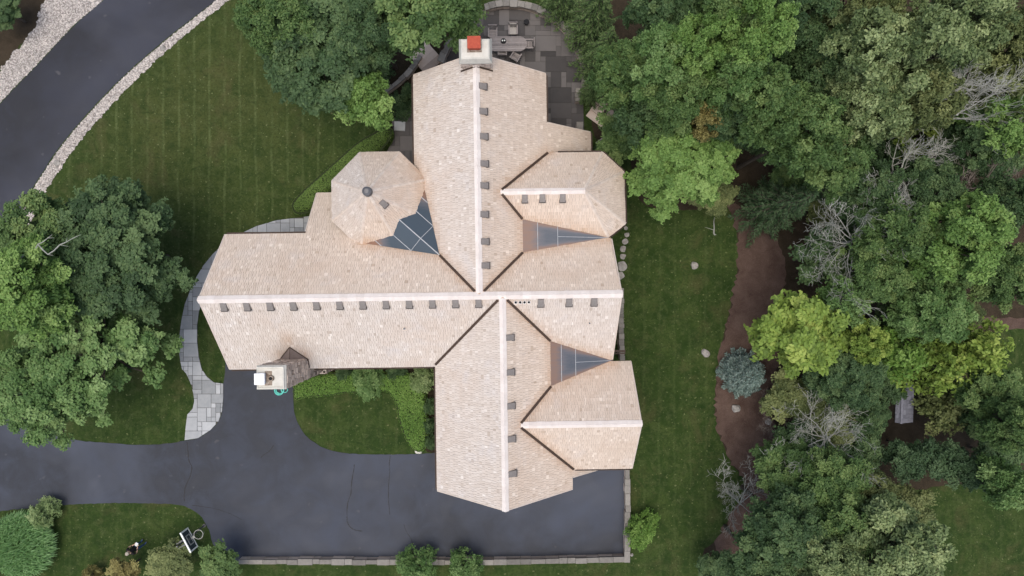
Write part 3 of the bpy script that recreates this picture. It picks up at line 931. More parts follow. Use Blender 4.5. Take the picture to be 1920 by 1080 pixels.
def strip(name, pts, half, mat, lift, th=0.012):
    """flat metal strip following 3-D points (open valley, flashing)"""
    mb = MB()
    for p, q in zip(pts[:-1], pts[1:]):
        p, q = Vector(p), Vector(q)
        d = (q - p).normalized()
        side = Vector((-d.y, d.x, 0)).normalized() * half
        u = Vector((0, 0, lift)); t_ = Vector((0, 0, -th))
        vs = [p - side + u, q - side + u, q + side + u, p + side + u]
        vs += [v + t_ for v in vs]
        mb.add(vs, [(3, 2, 1, 0), (4, 5, 6, 7), (0, 1, 5, 4), (1, 2, 6, 5), (2, 3, 7, 6), (3, 0, 4, 7)])
    return mb.build(name, mat, house)
def zA(y): return ZR - abs(y - YA)
VL = .058
vm = MAT['valley']
strip('valley', [(XN - .20, YA + .20, ZR - .20), (-3.32, YA + 1.89, ZR - 1.89)], VL, vm, .105)
strip('valley', [(XN + .20, YA + .20, ZR - .20), (0.53, YA + 1.96, ZR - 1.96)], VL, vm, .105)
strip('valley', [(XS - .20, YA - .20, ZR - .20), (-3.74, YA - 3.32, ZR - 3.32)], VL, vm, .105)
strip('valley', [(XS + .20, YA - .20, ZR - .20), (1.755, YA - 2.175, ZR - 2.175)], VL, vm, .105)
# south-east wing against the south wing (its ridge starts lower)
xd = XS + (ZR - ZD)
strip('valley', [(xd + .10, YD + .10, ZD - .10), (1.755, YD + (1.755 - xd), ZD - (1.755 - xd))], VL, vm, .105)
strip('valley', [(xd + .10, YD - .10, ZD - .10), (xd + 2.63, -8.75, ZD - 2.63)], VL, vm, .105)
cB, aB, bB = [s for s in SL if s[0] == 'B_n'][0][2]
xb = XN + (ZR - ZB)
yv = 6.47; zv = cB + bB * yv
strip('valley', [(xb + .1, YB + .1 / -bB, ZB - .1), (ZR + XN - zv, yv, zv)], VL, vm, .105)
cS, aS, bS = [s for s in SL if s[0] == 'B_s'][0][2]
strip('valley', [(xb + .1, YB - .1 / bS, ZB - .1), (.53, (ZR - 1.96 - cS) / bS, ZR - 1.96)], VL, vm, .105)

def gutter(p, q, out, w=.085):
    """square gutter hung on an eave; out = outward direction in plan"""
    p, q = Vector(p), Vector(q)
    d = (q - p).normalized()
    o = Vector((out[0], out[1], 0))
    mb = MB()
    prof = [(0.004, -.02), (0.004, -.13), (w, -.13), (w, -.03), (w - .014, -.03), (w - .014, -.115), (.018, -.115), (.018, -.02)]
    n = len(prof)
    vs = []
    for pt in (p, q):
        for (a_, z_) in prof: vs.append(pt + o * a_ + Vector((0, 0, z_)))
    fs = [(i, (i + 1) % n, n + (i + 1) % n, n + i) for i in range(n)] + [tuple(range(n - 1, -1, -1)), tuple(range(n, 2 * n))]
    mb.add(vs, fs)
    return mb.build('gutter', MAT['gutter'], house)
gutter((-13.62, -3.74, ZR - 3.42), (-11.08, -3.74, ZR - 3.42), (0, -1))
gutter((-9.62, -3.74, ZR - 3.42), (-3.86, -3.74, ZR - 3.42), (0, -1))
gutter((-3.74, -3.80, ZR - 3.32), (-3.74, -9.66, ZR - 3.32), (-1, 0))
gutter((-4.60, 10.2, ZR - 3.17), (-4.60, 5.6, ZR - 3.17), (-1, 0))
gutter((-13.62, 2.76, ZR - 3.08), (-9.86, 2.76, ZR - 3.08), (0, 1))
gutter((1.77, 7.93, ZR - 3.2), (1.77, 10.2, ZR - 3.2), (1, 0))
gutter((4.14, 6.6, ZR - 5.57), (4.14, 7.88, ZR - 5.57), (1, 0))
gutter((2.3, 6.47, v1[2]), (4.4, 6.47, v1[2]), (0, 1))
gutter(v1, v2, ((v1[1] - v2[1]) / math.dist(v1, v2), (v2[0] - v1[0]) / math.dist(v1, v2)))
gutter(v2, v3, (1, 0))
gutter(v3, v4, (.60, -.80))
gutter((2.75, -8.75, ZD - 2.63), (5.6, -8.75, ZD - 2.63), (0, -1))

# pale rake boards at the gable ends
def rake(p, q, out):
    p, q = Vector(p), Vector(q)
    o = Vector((*out, 0))
    mb = MB()
    vs = []
    for pt in (p, q):
        vs += [pt + o * .004 + Vector((0, 0, .03)), pt + o * .05 + Vector((0, 0, .03)), pt + o * .05 + Vector((0, 0, -.22)), pt + o * .004 + Vector((0, 0, -.22))]
    mb.add(vs, [(0, 1, 5, 4), (1, 2, 6, 5), (2, 3, 7, 6), (3, 0, 4, 7), (3, 2, 1, 0), (4, 5, 6, 7)])
    return mb.build('rake_board', MAT['hip'], house)
for yy, dz in ((2.76, 3.08), (-3.74, 3.42)):
    rake((-13.65, YA, ZR), (-13.65, yy, ZR - dz), (-1, 0))
rake((4.76, YA, ZR), (4.70, 2.26, ZR - 2.58), (1, 0)); rake((4.76, YA, ZR), (4.74, -3.5, ZR - 3.18), (1, 0))
rake((XN, 10.24, ZR), (-4.6, 10.24, ZR - 3.17), (0, 1)); rake((XN, 10.24, ZR), (1.77, 10.24, ZR - 3.2), (0, 1))
rake((XS, -9.68, ZR), (-3.74, -9.68, ZR - 3.32), (0, -1)); rake((XS, -9.68, ZR), (2.78, -9.66, ZR - 3.2), (0, -1))
rake((5.66, YD, ZD), (5.62, -3.58, ZD - 2.54), (1, 0)); rake((5.66, YD, ZD), (5.62, -8.75, ZD - 2.63), (1, 0))
rake((-9.83, 2.86, ZR - 3.18), (-9.83, 4.97, ZR - 5.29), (-1, 0))
rake((1.80, 7.90, ZR - 3.23), (4.14, 7.90, ZR - 5.57), (0, 1))
rake((2.80, -9.10, ZR - 3.22), (5.0, -9.10, ZR - 5.42), (0, -1))

# -------------------------------------------------- crickets: metal sheet in the dead valleys with soldered seams
def sheet(tri, f_stain, name='copper_cricket', n=26):
    a, b, c_ = [Vector(v) for v in tri]
    nn = (b - a).cross(c_ - a)
    if nn.z < 0: b, c_ = c_, b
    vs, idx = [], {}
    for i in range(n + 1):
        for j in range(n + 1 - i):
            idx[i, j] = len(vs)
            p = a + (b - a) * (i / n) + (c_ - a) * (j / n)
            vs.append(p + Vector((0, 0, .03)))
    fs, ts = [], []
    for i in range(n):
        for j in range(n - i):
            for tri_ in (((i, j), (i + 1, j), (i, j + 1)), ((i + 1, j), (i + 1, j + 1), (i, j + 1))):
                if all(t_ in idx for t_ in tri_):
                    fs.append([idx[t_] for t_ in tri_])
    me = mesh_from(name, vs, fs, MAT['copper'], True)
    at = me.attributes.new('tint', 'FLOAT', 'POINT')
    at.data.foreach_set('value', np.array([f_stain(v) for v in vs], dtype=np.float32))
    return link(name, me, house)
def seam(parent, p, q, w=.02, h=.05):
    mb = MB()
    p, q = Vector(p), Vector(q)
    d = (q - p).normalized()
    s = Vector((-d.y, d.x, 0)).normalized() * w
    u0, u1 = Vector((0, 0, .02)), Vector((0, 0, h))
    vs = [p - s + u0, q - s + u0, q + s + u0, p + s + u0, p - s * .6 + u1, q - s * .6 + u1, q + s * .6 + u1, p + s * .6 + u1]
    mb.add(vs, [(3, 2, 1, 0), (4, 5, 6, 7), (0, 1, 5, 4), (1, 2, 6, 5), (2, 3, 7, 6), (3, 0, 4, 7)])
    return mb.build('seam', MAT['seam'], parent)
def lerp(a, b, t): return tuple(a[i] + (b[i] - a[i]) * t for i in range(3))
def stain_w(v):
    d = math.dist((v.x, v.y), (-4.45, 2.55))
    return 0.95 - max(0, d - 1.05) * 0.95
ck1 = sheet((P0, P1, QR), stain_w)
ck2 = sheet((P0, QR, P2_), stain_w)
seam(ck1, P0, QR, .025, .065)
for tt, par, e in ((.40, ck1, P1), (.72, ck1, P1)):
    # seams run parallel to the middle one
    s0 = lerp(P0, e, tt)
    dirv = Vector(QR) - Vector(P0)
    L_ = 1.0 - tt
    seam(par, s0, tuple(Vector(s0) + dirv * L_), .018, .05)
for tt, par, e in ((.36, ck2, P2_), (.74, ck2, P2_)):
    s0 = lerp(P0, e, tt)
    dirv = Vector(QR) - Vector(P0)
    seam(par, s0, tuple(Vector(s0) + dirv * (1 - tt)), .018, .05)
m0 = Vector(lerp(P0, QR, .42))
dq = Vector(QR) - Vector(P0)
for par, e, sg in ((ck1, P1, 1), (ck2, P2_, -1)):
    # square to the middle seam, out to the edge against the shingles
    pd = Vector((-dq.y, dq.x, 0)).normalized() * -sg
    ed = Vector(e) - Vector(P0)
    w_ = m0 - Vector(P0)
    den = pd.x * ed.y - pd.y * ed.x
    tt = (ed.x * w_.y - ed.y * w_.x) / den
    kk = (pd.x * w_.y - pd.y * w_.x) / den
    seam(par, m0, tuple(Vector(P0) + ed * kk), .018, .05)

def east_cricket(x0, ya, yb, z0, tip):
    a, b = (x0, ya, z0), (x0, yb, z0)
    def st(v):
        u = (v.x - x0) / (tip[0] - x0)
        yc = 0.5 * (ya + yb) + (tip[1] - 0.5 * (ya + yb)) * u
        hw = max(.02, abs(yb - ya) / 2 * (1 - u))
        e = 1 - abs(v.y - yc) / hw
        return min(0.24 + max(0, u - .08) * 1.9, 0.20 + e * 0.75, .62)
    ck = sheet((a, b, tip), st)
    for u in (.17, .40):
        seam(ck, lerp(a, tip, u), lerp(b, tip, u), .014, .042)
    mid = ((x0), 0.5 * (ya + yb), z0)
    seam(ck, lerp(mid, tip, .40), lerp(mid, tip, .98), .014, .042)
    return ck
east_cricket(.53, YA + 1.96, (ZR - 1.96 - cS) / bS, ZR - 1.96, (4.62, 2.31, 5.04))
east_cricket(1.755, YA - 2.175, YD + (1.755 - xd), ZR - 2.175, (4.74, -3.54, 4.48))

# -------------------------------------------------- roof vents
def on_plane(px, py, key):
    c, a, b = [s for s in SL if s[0] == key][0][2]
    z = 7.0
    for _ in range(40):
        x, y, _z = HP(px, py, z)
        z = 0.5 * z + 0.5 * (c + a * x + b * y)
    return Vector((x, y, z)), Vector((-a, -b, 1)).normalized(), Vector((a, b, 0)).normalized()
def frame_on(key, px, py):
    p, n, up = on_plane(px, py, key)
    upv = (up - n * up.dot(n)).normalized()
    side = upv.cross(n)
    M = Matrix((side, upv, n)).transposed().to_4x4()
    M.translation = p
    return M
vent_mesh = {}
def vent_meshes():
    h = MB()     # hood, low at the top end and open at the bottom
    w, l = .165, .24
    vs = [(-w, l, 0), (w, l, 0), (w, -l, 0), (-w, -l, 0), (-w * .92, l, .035), (w * .92, l, .035), (w * .96, -l + .05, .15), (-w * .96, -l + .05, .15), (w, -l, .12), (-w, -l, .12)]
    h.add(vs, [(4, 7, 6, 5), (7, 9, 8, 6), (0, 4, 5, 1), (1, 5, 6, 8, 2), (0, 3, 9, 7, 4), (3, 2, 8, 9)])
    vent_mesh['hood'] = h.mesh('hood', MAT['vent'])
    f = MB(); f.box((0, -.005, .012), (.40, .56, .024))
    vent_mesh['flange'] = f.mesh('flange', MAT['vent'])
    g_ = MB(); g_.box((0, -l + .02, .075), (.37, .10, .13))
    vent_mesh['louver'] = g_.mesh('louver', MAT['ventdark'])
vent_meshes()
def vent(key, px, py, sc=1.0):
    sc *= .86
    M = frame_on(key, px, py)
    v = link('roof_vent', vent_mesh['hood'], house)
    v.matrix_local = Matrix.Translation(M.translation + M.to_3x3() @ Vector((0, 0, .022))) @ M.to_3x3().to_4x4() @ Matrix.Scale(sc, 4)
    for nm in ('louver',):
        link(nm, vent_mesh[nm], v)
    return v
for i, (x, y) in enumerate(((903, 162), (904, 209), (905, 256), (906, 307), (906, 348), (906, 402), (907, 453), (908, 498))): vent('N_e', x, y)
for i in range(12): vent('A_s', 420 + i * 43.4, 573.5 - i * .65)
for x, y in ((1014, 566), (1067, 565), (1114, 564)): vent('A_s', x, y)
for x, y in ((954, 633), (955, 698), (956, 761), (957, 823), (959, 888)): vent('S_e', x, y)
for x, y in ((984, 371), (1017, 370), (1055, 370)): vent('B_s', x, y, .95)
vent('T_6', 718, 381, .95)
def pipe(key, px, py, r, h, name='vent_pipe', skirt=0.0):
    M = frame_on(key, px, py)
    p = M.translation
    mb = MB()
    mb.tube([p + Vector((0, 0, -.05)), p + Vector((0, 0, h))], r, 10)
    o = mb.build(name, MAT['lead'], house)
    m2 = MB(); m2.tube([p + Vector((0, 0, h + .001)), p + Vector((0, 0, h + .004))], r * .75, 10)
    m2.build('opening', MAT['black'], o)
    if skirt:
        m3 = MB()
        m3.box((0, 0, .035), (skirt, skirt * 1.1, .02), M=M)
        m3.build('flashing', MAT['hip'], o)
    return o
for i in range(4): pipe('A_s', 967 + i * 8.2, 567 - i * .1, .075, .12, skirt=.22)
pipe('A_s', 759, 616, .05, .22, skirt=.2)
pipe('A_s', 1105, 606, .04, .2, skirt=.18)
# turret finial disc
mb = MB(); mb.tube([(*TC, TA - .16), (*TC, TA + .10), (*TC, TA + .16)], [.22, .20, .10], 20)
mb.build('finial', MAT['steel'], house)

# -------------------------------------------------- walls under the roofs
def wing_walls(name, sect, axis, t0, t1):
    """sect: (offset, z) outline of the gable; swept from t0 to t1 along the axis"""
    mb = MB()
    n = len(sect)
    vs = []
    for t_ in (t0, t1):
        for (o_, z_) in sect:
            vs.append((t_, o_, z_) if axis == 'x' else (o_, t_, z_))
    mb.add(vs, [tuple(range(n - 1, -1, -1)), tuple(range(n, 2 * n))] + [(i, (i + 1) % n, n + (i + 1) % n, n + i) for i in range(n)])
    bm = bmesh.new()
    me = mb.mesh(name, MAT['wall'])
    bm.from_mesh(me); bmesh.ops.recalc_face_normals(bm, faces=bm.faces[:]); bm.to_mesh(me); bm.free()
    return link(name, me, house)
def gab(lo, hi, mid, zr, zl, zh, dn=.26, inset=.32):
    return [(lo + inset, 0), (hi - inset, 0), (hi - inset, zh + inset - dn), (mid, zr - dn), (lo + inset, zl + inset - dn)]
wing_walls('wall', gab(-3.5, 2.3, YA, ZR, ZR - 3.18, ZR - 2.62), 'x', -13.35, 4.40)
wing_walls('wall', gab(-4.60, 1.77, XN, ZR, ZR - 3.17, ZR - 3.2), 'y', 0.02, 9.9)
wing_walls('wall', gab(-3.74, 2.78, XS, ZR, ZR - 3.32, ZR - 3.2), 'y', -9.3, -0.62)
wing_walls('wall', gab(-8.75, -3.58, YD, ZD, ZD - 2.63, ZD - 2.54), 'x', 0.02, 5.30)
mb = MB(); mb.prism([(TC[0] + (x - TC[0]) * .86, TC[1] + (y - TC[1]) * .86) for x, y in tv], 0, TZ - .02)
mb.build('turret_wall', MAT['wall'], house)
mb = MB(); mb.prism([(0.1, 6.15), (0.1, 2.6), (4.45, 2.75), (5.14, 3.15), (5.14, 5.4), (4.3, 6.15)], 0, 4.38)
mb.build('bay_wall', MAT['wall'], house)
mb = MB(); mb.prism([(1.4, 5.6), (3.8, 5.6), (3.8, 7.6), (1.4, 7.6)], 0, 2.05)
mb.build('porch_wall', MAT['wall'], house)
mb = MB(); mb.prism([(-9.5, 2.4), (-6.0, 2.4), (-6.0, 4.65), (-9.5, 4.65)], 0, 2.30)
mb.build('porch_wall', MAT['wall'], house)
mb = MB(); mb.prism([(2.4, -8.8), (4.7, -8.8), (4.7, -6.8), (2.4, -6.8)], 0, 2.2)
mb.build('porch_wall', MAT['wall'], house)

# -------------------------------------------------- chimneys
def stone_block(mb, cx, cy, wx, wy, z0, z1, rr, size=.19):
    """rough stones laid round a rectangular shaft"""
    z = z0
    while z < z1 - .02:
        hh = min(rr.uniform(.12, .22), z1 - z)
        for side in range(4):
            L = wx if side % 2 == 0 else wy
            s = -L / 2
            while s < L / 2 - .02:
                l = min(rr.uniform(.14, .36), L / 2 - s)
                if L / 2 - s - l < .08: l = L / 2 - s
                d = rr.uniform(.0, .055)
                m = s + l / 2
                if side == 0: c_, sz = (cx + m, cy - wy / 2 - d / 2 + .06), (l - .014, .14 + d)
                elif side == 2: c_, sz = (cx + m, cy + wy / 2 + d / 2 - .06), (l - .014, .14 + d)
                elif side == 1: c_, sz = (cx + wx / 2 + d / 2 - .06, cy + m), (.14 + d, l - .014)
                else: c_, sz = (cx - wx / 2 - d / 2 + .06, cy + m), (.14 + d, l - .014)
                mb.box((*c_, z + hh / 2), (sz[0], sz[1], hh - .016), rr.uniform(-.06, .06), rr.random(), rr.uniform(.86, 1.0))
                s += l
        z += hh
def crown_slab(mb, x0, y0, x1, y1, z0, z1, inset):
    vs = []
    for (z_, i_) in ((z0, 0), (z0 + .09, 0), (z1 - .04, inset), (z1, inset + .06)):
        vs += [(x0 + i_, y0 + i_, z_), (x1 - i_, y0 + i_, z_), (x1 - i_, y1 - i_, z_), (x0 + i_, y1 - i_, z_)]
    fs = [(3, 2, 1, 0), (12, 13, 14, 15)]
    for k in range(3):
        for i in range(4):
            fs.append((k * 4 + i, k * 4 + (i + 1) % 4, k * 4 + 4 + (i + 1) % 4, k * 4 + 4 + i))
    mb.add(vs, fs)
rr = random.Random(5)
# large chimney on the north gable
cx, cy = XN, 10.22
mb = MB(); mb.box((cx, cy, 4.0), (1.16, .82, 8.0))
ch = mb.build('chimney', MAT['wall'], house)
ch['label'] = 'large chimney with cream mortar top and red clay flue'
mb = MB(); stone_block(mb, cx, cy, 1.26, .92, 0.0, 8.0, rr)
o = mb.build('stonework', MAT['stone'], ch); o['kind'] = 'stuff'
mb = MB(); crown_slab(mb, cx - .71, cy - .53, cx + .71, cy + .52, 8.0, 8.42, .10); mb.build('mortar_crown', MAT['crown'], ch)
mb = MB(); mb.box((cx - .03, cy + .16, 8.56), (.50, .46, .34), 0, None, .97); mb.box((cx - .03, cy + .16, 8.745), (.56, .52, .05)); 
o = mb.build('clay_flue', MAT['clay'], ch)
mb = MB(); mb.box((cx - .03, cy + .14, 8.425), (.62, .60, .035)); mb.build('flue_base', MAT['rust'], ch)
# copper step flashing where the roof meets it
for s in (-1, 1):
    strip('flashing', [(cx + s * .02, cy - .55, ZR - .02 + .0), (cx + s * .72, cy - .55, ZR - .72)], .035, MAT['valley'], .06)
# narrower chimney on the courtyard side
cx, cy = -10.44, -3.72
mb = MB(); mb.box((cx, cy, 3.92), (1.10, .86, 7.850))
ch2 = mb.build('chimney', MAT['wall'], house)
ch2['label'] = 'rough stone chimney with flat cream top and white metal cap'
mb = MB(); stone_block(mb, cx, cy, 1.20, .96, 0.0, 7.850, rr)
stone_block(mb, cx + .35, cy - .02, 1.0, .98, 0.0, 2.2, rr)
o = mb.build('stonework', MAT['stone'], ch2); o['kind'] = 'stuff'
mb = MB(); crown_slab(mb, cx - .66, cy - .52, cx + .62, cy + .52, 7.850, 8.070, .07); mb.build('mortar_crown', MAT['crown'], ch2)
mb = MB()
for (a_, b_, w_, l_) in ((0, .44, 1.16, .06), (0, -.44, 1.16, .06), (.56, 0, .05, .82)): mb.box((cx - .02 + a_, cy + b_, 8.085), (w_, l_, .05))
mb.build('crown_rim', MAT['crown'], ch2)
mb = MB(); mb.box((cx - .40, cy - .02, 8.220), (.40, .44, .22), 0, None, .94); mb.box((cx - .40, cy - .02, 8.345), (.44, .48, .03)); mb.build('metal_cap', MAT['galv'], ch2)
mb = MB(); mb.tube([(cx + .03, cy - .02, 8.050), (cx + .03, cy - .02, 8.210)], [.13, .11], 14); fl = mb.build('flue_pot', MAT['rust'], ch2)
mb = MB(); mb.tube([(cx + .03, cy - .02, 8.207), (cx + .03, cy - .02, 8.215)], .075, 14); mb.build('opening', MAT['black'], fl)
mb = MB(); mb.box((cx - .10, cy - .02, 8.082), (.30, .62, .014)); mb.build('soot_patch', MAT['rust'], ch2)
# little saddle roof behind that chimney
z_s = ZR - (abs(-3.24 - YA))
sx0, sx1 = cx - .62, cx + .66
yt = -2.62
rp = (cx + .02, yt, ZR - abs(yt - YA) + .03)
fr = (cx + .02, -3.22, ZR - abs(yt - YA) + .03)
e0 = (sx0, -3.22, ZR - abs(-3.22 - YA) + .04)
e1 = (sx1, -3.22, ZR - abs(-3.22 - YA) + .04)
mb = MB(); mb.add([rp, fr, e0, e1], [(0, 2, 1), (0, 1, 3)])
mb.build('chimney_saddle', m_plain('saddle_metal', (0.19, 0.15, 0.13), (0.25, 0.20, 0.175), 5, .6, .1), house)
strip('flashing', [e0, rp, e1], .022, MAT['valley'], .03)
strip('flashing', [rp, fr], .012, MAT['valley'], .02)
strip('flashing', [(sx1 + .03, -3.22, ZR - 2.90), (sx1 - .04, -3.70, ZR - 3.38)], .04, MAT['valley'], .06)

# window well and railing in the gap beside the right-hand gable
mb = MB(); mb.box((4.98, -2.55, .40), (.22, 1.3, .8)); mb.build('window_well', MAT['crown'], house)
mb = MB(); mb.box((5.15, -3.30, 2.2), (1.2, .10, .08)); mb.box((5.15, -3.42, 2.2), (1.2, .06, .08)); mb.build('beam', MAT['valley'], house)

# ================================================================ FOLIAGE
def leaf_mesh(name, C, N, size, tint, mat, aspect=0.55, T=None, fold=0.0):
    """one diamond leaf per row of C"""
    n = len(C)
    N = N / np.maximum(np.linalg.norm(N, axis=1, keepdims=True), 1e-6)
    if T is None:
        T = RNG.normal(size=(n, 3))
    T = T - N * np.sum(T * N, axis=1, keepdims=True)
    T /= np.maximum(np.linalg.norm(T, axis=1, keepdims=True), 1e-6)
    B = np.cross(N, T)
    s = size[:, None]
    V = np.empty((n, 4, 3), dtype=np.float32)
    V[:, 0] = C - T * s
    V[:, 1] = C + B * s * aspect + N * s * fold
    V[:, 2] = C + T * s
    V[:, 3] = C - B * s * aspect + N * s * fold
    me = bpy.data.meshes.new(name)
    me.vertices.add(n * 4)
    me.vertices.foreach_set('co', V.reshape(-1))
    me.loops.add(n * 4)
    me.loops.foreach_set('vertex_index', np.arange(n * 4, dtype=np.int32))
    me.polygons.add(n)
    me.polygons.foreach_set('loop_start', np.arange(0, n * 4, 4, dtype=np.int32))
    me.update(calc_edges=True)
    at = me.attributes.new('tint', 'FLOAT', 'FACE')
    at.data.foreach_set('value', np.clip(tint, 0, 1).astype(np.float32))
    me.materials.append(mat)
    return me

def unit(v): return v / np.maximum(np.linalg.norm(v, axis=-1, keepdims=True), 1e-9)

def clump_leaves(centres, radii, tints, twigs, per, leaf, flat=0.75, up=0.7, spread=0.16):
    """leaves of a crown: each clump is a dome of twigs, each twig a spray of leaves"""
    Cs, Ns, Ss, Ts = [], [], [], []
    for c, r, t in zip(centres, radii, tints):
        n = max(6, int(twigs * (r / radii.mean()) ** 2))
        d = unit(RNG.normal(size=(n, 3)))
        d[:, 2] = np.where(d[:, 2] < -0.25, -d[:, 2], d[:, 2])
        rad = r * (0.45 + 0.55 * np.sqrt(RNG.random(n)))
        rad *= 1 + 0.28 * np.sin(5 * np.arctan2(d[:, 1], d[:, 0]) + RNG.random() * 6)
        tw = c + d * rad[:, None] * np.array([1, 1, flat])
        tt = t + RNG.normal(0, .09, n)
        off = unit(RNG.normal(size=(n, per, 3))) * (RNG.random((n, per, 1)) ** .5) * spread * np.array([1, 1, .6])
        pos = tw[:, None, :] + off
        nr = up * 1.25 * np.array([0, 0, 1.0]) + 0.40 * d[:, None, :] + 0.50 * RNG.normal(size=(n, per, 3))
        Cs.append(pos.reshape(-1, 3)); Ns.append(nr.reshape(-1, 3))
        Ss.append(leaf * RNG.uniform(.65, 1.25, n * per))
        Ts.append((tt[:, None] + RNG.normal(0, .13, (n, per))).reshape(-1))
    return np.concatenate(Cs), np.concatenate(Ns), np.concatenate(Ss), np.concatenate(Ts)

BR_PROTO = {}
def broadleaf(key, Rm, height, nclump, twigs, per, leaf, seed, depth=0.75, clump=0.30, up=0.9, spread=.16, low=.5):
    """prototype: (trunk mesh, crown mesh) of a tree of crown radius Rm"""
    global RNG
    RNG = np.random.default_rng(seed)
    rr = random.Random(seed)
    ph = [rr.uniform(0, 6.28) for _ in range(3)]
    base = height - Rm * depth * 1.5
    cs, rs, ts = [], [], []
    for i in range(nclump):
        f = (i + 0.5) / nclump
        a = i * 2.39996 + rr.uniform(-.35, .35)
        rad = math.sqrt(f) * rr.uniform(.82, 1.06)
        lim = 1 + .15 * math.sin(2 * a + ph[0]) + .15 * math.sin(3 * a + ph[1]) + .14 * math.sin(7 * a + ph[2])
        rad *= .86 * lim
        zz = height - Rm * depth * (1 - math.sqrt(max(0, 1 - min(1, rad * .93) ** 2))) * 1.25 - rr.random() ** 1.5 * Rm * .75
        rc = Rm * clump * rr.uniform(.62, 1.18)
        cs.append((rad * Rm * math.cos(a), rad * Rm * math.sin(a), zz - rc * .6)); rs.append(rc)
        ts.append(min(.95, max(.05, rr.gauss(.5, .24))))
    for i in range(int(nclump * low)):             # lower layer of the crown
        a = rr.uniform(0, 6.283); rad = math.sqrt(rr.random()) * .85
        cs.append((rad * Rm * math.cos(a), rad * Rm * math.sin(a), height - Rm * depth * rr.uniform(1.0, 1.7))); rs.append(Rm * clump * 1.15); ts.append(rr.gauss(.35, .12))
    cs, rs, ts = np.array(cs), np.array(rs), np.array(ts)
    C, N, S, T = clump_leaves(cs, rs, ts, twigs, per, leaf, up=up, spread=spread)
    crown = leaf_mesh('crown', C, N, S, T, LEAF['oak'])
    tb = MB()
    r0 = max(.06, Rm * .055)
    top = Vector((0.05 * Rm, 0.03 * Rm, height * .86))
    tb.tube([(0, 0, -.1), (0.01 * Rm, 0, base * .3), (0.03 * Rm, .02 * Rm, base * .75), top], [r0 * 1.3, r0, r0 * .85, r0 * .2], 8)
    for i, c in enumerate(cs):
        t_ = rr.uniform(.45, .95)
        st = Vector((0.03 * Rm * t_, 0.02 * Rm * t_, base * .55 + (height * .8 - base * .55) * (t_ - .45)))
        e = Vector(c)
        m = st.lerp(e, .55) + Vector((rr.uniform(-.1, .1), rr.uniform(-.1, .1), .12)) * Rm * .5
        k = r0 * rr.uniform(.25, .45)
        tb.tube([st, m, e], [k, k * .6, k * .22], 4, cap=False)
    trunk = tb.mesh('trunk', MAT['bark'])
    BR_PROTO[key] = (trunk, crown, Rm, height)
for v in range(3):
    broadleaf(('s', v), 1.3, 4.6, 22, 40, 8, .070, 100 + v, clump=.27)
    broadleaf(('m', v), 2.1, 8.0, 48, 46, 9, .078, 200 + v, clump=.20)
    broadleaf(('l', v), 3.3, 10.5, 96, 52, 9, .085, 300 + v, clump=.155)
    broadleaf(('w', v), 2.1, 8.0, 62, 34, 8, .080, 600 + v, clump=.17, up=.7, spread=.19)     # loose, wispy crown
for v in range(2):
    broadleaf(('k', v), 3.0, 7.0, 70, 40, 8, .082, 650 + v, clump=.135, low=.12)                # thin crown, ground shows through
    broadleaf(('y', v), 2.1, 8.0, 40, 36, 6, .110, 670 + v, clump=.19, spread=.20, low=.3)      # maple with larger leaves
    broadleaf(('v', v), 1.4, 3.2, 22, 15, 6, .105, 400 + v, clump=.34, up=1.2, spread=.2)       # large-leaved vine or shrub
    broadleaf(('d', v), 0.9, 1.5, 16, 28, 9, .045, 500 + v, clump=.36, up=.8, spread=.12)       # small dense shrub

def conifer(key, Rm, height, whorls, arms, spray, seed, droop=.25, dense=12, needle=.09, asp=.22, skirt=0.12, prof=.85):
    global RNG
    RNG = np.random.default_rng(seed)
    rr = random.Random(seed)
    tb = MB()
    r0 = max(.05, Rm * .06)
    tb.tube([(0, 0, -.1), (0, 0, height * .5), (0, 0, height)], [r0, r0 * .6, r0 * .1], 7)
    Cs, Ns, Ss, Ts, Tn = [], [], [], [], []
    for w in range(whorls):
        f = w / (whorls - 1)
        z = height * (skirt + (1 - skirt) * f)
        L = Rm * (1 - f) ** prof * rr.uniform(.88, 1.08) + .05
        for k in range(max(4, int(arms * (1 - .45 * f)))):
            a = 2 * math.pi * (k + rr.uniform(-.3, .3)) / max(4, int(arms * (1 - .45 * f))) + w * 1.1
            l = L * rr.uniform(.78, 1.12)
            dirv = np.array([math.cos(a), math.sin(a), 0])
            tip = Vector((dirv[0] * l, dirv[1] * l, z - droop * l))
            tb.tube([(0, 0, z), Vector((dirv[0] * l * .55, dirv[1] * l * .55, z + .02 * l)), tip], [r0 * .22, r0 * .14, .006], 3, cap=False)
            n = max(5, int(dense * l / max(.3, Rm) * 3))
            s = (np.arange(n) + RNG.random(n)) / n
            s = .12 + .88 * s
            lat = RNG.choice([-1, 1], n)
            perp = np.array([-dirv[1], dirv[0], 0])
            wd = spray * l * (1.05 - s) + .05
            q = RNG.random(n)
            pos = dirv * (s * l)[:, None] + perp * (lat * wd * q)[:, None]
            pos[:, 2] = z - droop * l * s ** 2 - q * wd * .25 + RNG.normal(0, .03, n)
            tdir = dirv * .8 + perp * lat[:, None] * .75 + RNG.normal(0, .2, (n, 3))
            tdir[:, 2] -= .25
            Cs.append(pos); Tn.append(tdir)
            Ns.append(np.array([0, 0, 1.0]) + RNG.normal(0, .35, (n, 3)))
            Ss.append(needle * RNG.uniform(.7, 1.3, n))
            Ts.append(.28 + .35 * s + RNG.normal(0, .15, n))
    crown = leaf_mesh('crown', np.concatenate(Cs), np.concatenate(Ns), np.concatenate(Ss), np.concatenate(Ts), LEAF['fir'], asp, np.concatenate(Tn))
    BR_PROTO[key] = (tb.mesh('trunk', MAT['bark']), crown, Rm, height)
